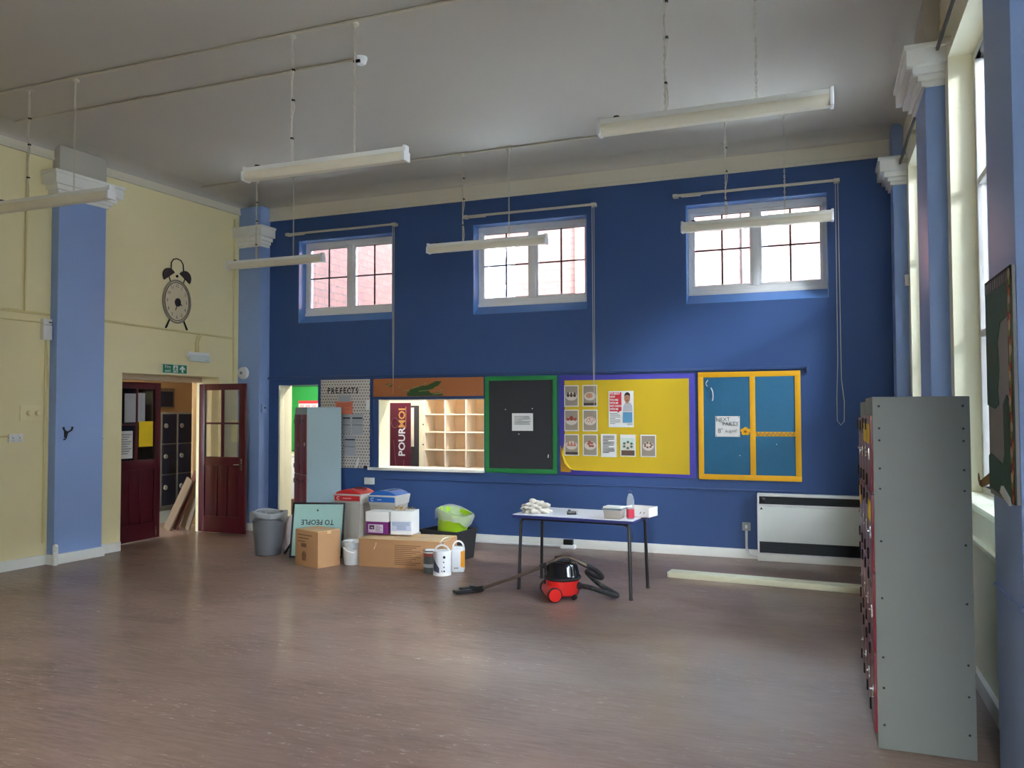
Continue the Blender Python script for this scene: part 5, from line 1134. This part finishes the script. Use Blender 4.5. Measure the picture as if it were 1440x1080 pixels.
# ================================================================== TABLE AND WHAT STANDS ON IT
TZ = 0.705
tb_ = thing('table', 'white topped school table with blue edge and dark tube legs', 'table', (-2.10, 7.36, 0), math.radians(-4.5))
MB().box(-0.585, 0.585, -0.32, 0.32, TZ-0.006, TZ, 0.002).build('table_top', TABTOP, tb_); MB().box(-0.588, 0.588, -0.323, 0.323, TZ-0.032, TZ-0.006, 0.004).build('edge', TABEDGE, tb_)
for sx in (-1, 1):
    for sy in (-1, 1):
        pts = [(sx*0.40, sy*0.235, TZ-0.045), (sx*0.48, sy*0.245, TZ-0.045), (sx*0.515, sy*0.25, TZ-0.055), (sx*0.528, sy*0.252, TZ-0.085), (sx*0.545, sy*0.268, 0.012)]
        lg = MB().tube(pts, 0.0155, 10).build('leg', DKMETAL, tb_); MB().lathe([(0, 0), (0.017, 0), (0.018, 0.02), (0.0155, 0.024)], 12, M=Matrix.Translation((sx*0.546, sy*0.2685, 0))).build('foot_cap', BLACKR, lg)
MB().tube([(-0.47, -0.24, TZ-0.045), (0.47, -0.24, TZ-0.045)], 0.0125, 8).tube([(-0.47, 0.24, TZ-0.045), (0.47, 0.24, TZ-0.045)], 0.0125, 8).build('rails', DKMETAL, tb_, kind='stuff')
lump('cloth', mat('grubby_white_cloth', (172, 166, 154), 0.85, 0.45, 18, 0.5, bscale=30), 'crumpled white cloth at the left end of the table', 'cloth', Matrix.Translation((-2.515, 7.235, TZ)) @ Matrix.Rotation(0.5, 4, 'Z'), 0.105, 0.07, 0.065, 0.75, 11, 5)
bd = thing('gadget', 'small black plastic gadget in the middle of the table', 'gadget', (-2.175, 7.24, TZ), 0.3); MB().box(-0.045, 0.045, -0.025, 0.025, 0, 0.03, 0.006).build('body', BLACKP, bd); MB().box(-0.035, -0.01, -0.02, 0.02, 0.028, 0.046, 0.005).build('clip', BLACKP, bd); MB().tube([(0.045, 0, 0.015), (0.058, 0, 0.015)], 0.014, 10).build('dial', PAPERG, bd)
tu = thing('plastic_tub', 'square clear plastic tub with a white lid on the table', 'tub', (-1.735, 7.10, TZ), math.radians(-6))
CLEAR = film_mat('cloudy_plastic', (214, 208, 200), 0.62)
MB().box(-0.085, 0.085, -0.065, 0.065, 0.001, 0.082, 0.012, taper=(0.008, 0.008)).build('tub', CLEAR, tu); MB().box(-0.075, 0.075, -0.055, 0.055, 0.006, 0.05, 0.01).build('contents', mat('tub_contents', (180, 160, 140), 0.7), tu)
MB().box(-0.095, 0.093, -0.072, 0.072, 0.082, 0.096, 0.005).build('rim', mat('grey_blue_rim', (110, 124, 132), 0.4), tu); MB().box(-0.085, 0.085, -0.064, 0.064, 0.096, 0.112, 0.006).build('lid', PAPER, tu)
bo = thing('bottle', 'clear plastic drink bottle with a red label and blue cap', 'bottle', (-1.592, 7.12, TZ))
MB().lathe([(0, 0.004), (0.028, 0), (0.034, 0.008), (0.034, 0.10), (0.031, 0.115), (0.034, 0.13), (0.034, 0.165), (0.028, 0.195), (0.014, 0.225), (0.013, 0.24), (0, 0.241)], 24).build('body', film_mat('bottle_plastic', (216, 222, 226), 0.30), bo)
MB().lathe([(0.0352, 0.012), (0.0352, 0.088)], 24, jit=lambda i, k, r, z: (r, z)).build('label', mat('pink_red_label', (190, 44, 66), 0.4), bo, recalc=False)
MB().lathe([(0.015, 0.228), (0.0155, 0.25), (0, 0.252)], 16).build('cap', mat('dark_blue_cap', (40, 60, 110), 0.4), bo)
tr = thing('card_tray', 'shallow white card tray at the right end of the table', 'tray', (-1.555, 7.36, TZ), math.radians(-12))
w_, d_, h_ = 0.26, 0.20, 0.085
MB().box(-w_/2, w_/2, -d_/2, d_/2, 0.001, 0.004).build('bottom', CARD, tr)
for b in ((-w_/2, w_/2, -d_/2, -d_/2+0.004), (-w_/2, w_/2, d_/2-0.004, d_/2), (-w_/2, -w_/2+0.004, -d_/2, d_/2), (w_/2-0.004, w_/2, -d_/2, d_/2)): MB().box(*b, 0.002, h_).build('side', PAPER, tr, smooth=False)
g = MB()
for x in (0.05, 0.085): g.tube([(x-0.008, -d_/2-0.001, 0.03), (x, -d_/2-0.001, 0.05), (x+0.008, -d_/2-0.001, 0.045)], 0.003, 5)
g.build('printed_mark', INKG, tr, kind='stuff')
MB().box(-w_/2+0.006, w_/2-0.006, -d_/2+0.006, d_/2-0.006, 0.004, 0.03).build('card_lining', mat('card_lining_brown', (150, 112, 70), 0.8), tr)

# ================================================================== VACUUM CLEANER
vc = thing('vacuum_cleaner', 'red and black tub vacuum cleaner under the table front', 'vacuum cleaner', (-2.175, 6.945, 0), math.radians(-12))
RV = mat('vacuum_red', (208, 34, 30), 0.28, 0.04); BV = mat('vacuum_black', (16, 17, 22), 0.14, 0.05)
MB().lathe([(0, 0.035), (0.13, 0.035), (0.145, 0.05), (0.152, 0.175), (0, 0.175)], 40).build('drum', RV, vc)
MB().lathe([(0, 0.17), (0.160, 0.17), (0.166, 0.178), (0.166, 0.196), (0.158, 0.206), (0.152, 0.215), (0.140, 0.285), (0.122, 0.312), (0.085, 0.324), (0, 0.328)], 40).build('motor_head', BV, vc)
MB().lathe([(0.163, 0.176), (0.170, 0.182), (0.170, 0.192), (0.163, 0.198)], 40).build('seam_band', BLACKR, vc)
# rear wheel housing: a red cylinder across with red caps
ax = Matrix.Translation((-0.075, -0.085, 0.066)) @ Matrix.Rotation(math.radians(-48), 4, 'Z') @ Matrix.Rotation(PI/2, 4, 'Y')
MB().lathe([(0, -0.145), (0.054, -0.145), (0.058, -0.13), (0.058, 0.13), (0.054, 0.145), (0, 0.145)], 28, M=ax).build('axle_housing', RV, vc)
for s in (-1, 1):
    wl = MB().lathe([(0, s*0.150), (0.06, s*0.150), (0.064, s*0.158), (0.064, s*0.186), (0.058, s*0.192)], 28, M=ax).build('wheel', BLACKR, vc)
    MB().lathe([(0.058, s*0.190), (0.052, s*0.198), (0, s*0.199)], 28, M=ax).build('hub_cap', RV, wl)
for x, y in ((0.135, -0.03), (0.06, 0.12)):
    cs = MB().lathe([(0, -0.014), (0.024, -0.014), (0.026, 0), (0.024, 0.014), (0, 0.014)], 16, M=Matrix.Translation((x, y, 0.026)) @ Matrix.Rotation(PI/2, 4, 'X')).build('castor', BLACKR, vc)
MB().tube([(-0.09, 0.03, 0.305), (-0.09, 0.03, 0.345), (-0.02, 0.04, 0.36), (0.06, 0.03, 0.345), (0.07, 0.03, 0.31)], 0.012, 10).build('carry_handle', BLACKP, vc)
MB().box(-0.165, -0.135, -0.05, 0.05, 0.10, 0.30, 0.012).build('cord_rewind_cover', BLACKP, vc)
MB().tube([(0.13, 0.02, 0.12), (0.175, 0.02, 0.12)], [0.034, 0.03], 14).build('hose_inlet', BLACKR, vc)
# hose: from the inlet out and back, up to the bent wand
Mi = vc.matrix_world.inverted()
def wp(x, y, z): return Mi @ Vector((x, y, z))
def spline(P, n=10):
    out = []; P = [Vector(p) for p in P]
    for i in range(len(P)-1):
        p0, p1, p2, p3 = P[max(i-1, 0)], P[i], P[i+1], P[min(i+2, len(P)-1)]
        for k in range(n):
            t_ = k/n; out.append(0.5*((2*p1)+(-p0+p2)*t_+(2*p0-5*p1+4*p2-p3)*t_*t_+(-p0+3*p1-3*p2+p3)*t_**3))
    out.append(P[-1]); return out
hose = spline([wp(-2.01, 6.925, 0.12), wp(-1.90, 6.92, 0.11), wp(-1.76, 6.96, 0.065), wp(-1.70, 7.03, 0.035), wp(-1.75, 7.10, 0.045), wp(-1.88, 7.13, 0.10), wp(-1.98, 7.11, 0.19), wp(-1.97, 7.06, 0.225), wp(-1.90, 7.02, 0.20), wp(-1.83, 6.98, 0.195), wp(-1.82, 6.95, 0.22), wp(-1.87, 6.94, 0.265), wp(-1.94, 6.93, 0.30)], 14)
MB().tube(hose, [0.0205 + 0.0028*(i % 2) for i in range(len(hose))], 12).build('hose', BLACKR, vc, ang=20)
MB().tube([wp(-1.94, 6.93, 0.30), wp(-2.02, 6.93, 0.335)], [0.024, 0.021], 14).build('hose_cuff', CHROME, vc)
wand = spline([wp(-2.02, 6.93, 0.335), wp(-2.10, 6.925, 0.362), wp(-2.18, 6.92, 0.358), wp(-2.28, 6.90, 0.312), wp(-2.40, 6.88, 0.252), wp(-2.62, 6.86, 0.160), wp(-2.92, 6.84, 0.045)], 8)
MB().tube(wand, 0.0165, 12).build('wand', mat('wand_brown_metal', (112, 98, 90), 0.3, 0.06, metal=0.7), vc)
MB().tube([wand[26], wand[30]], 0.022, 12).build('wand_collar', BLACKP, vc)
nz = MB().box(-0.14, 0.14, -0.05, 0.05, 0.006, 0.04, 0.012, M=Mi @ Matrix.Translation((-3.045, 6.82, 0)) @ Matrix.Rotation(0.9, 4, 'Z')).build('floor_tool', BLACKP, vc)
MB().tube([wp(-2.90, 6.84, 0.052), wp(-2.96, 6.835, 0.036), wp(-3.03, 6.825, 0.04)], [0.024, 0.028, 0.03], 12).build('tool_neck', BLACKP, nz)
MB().box(-0.05, 0.05, -0.03, 0.03, 0.038, 0.056, 0.008, M=Mi @ Matrix.Translation((-3.07, 6.80, 0)) @ Matrix.Rotation(0.9, 4, 'Z')).build('pedal', DKMETAL, nz)
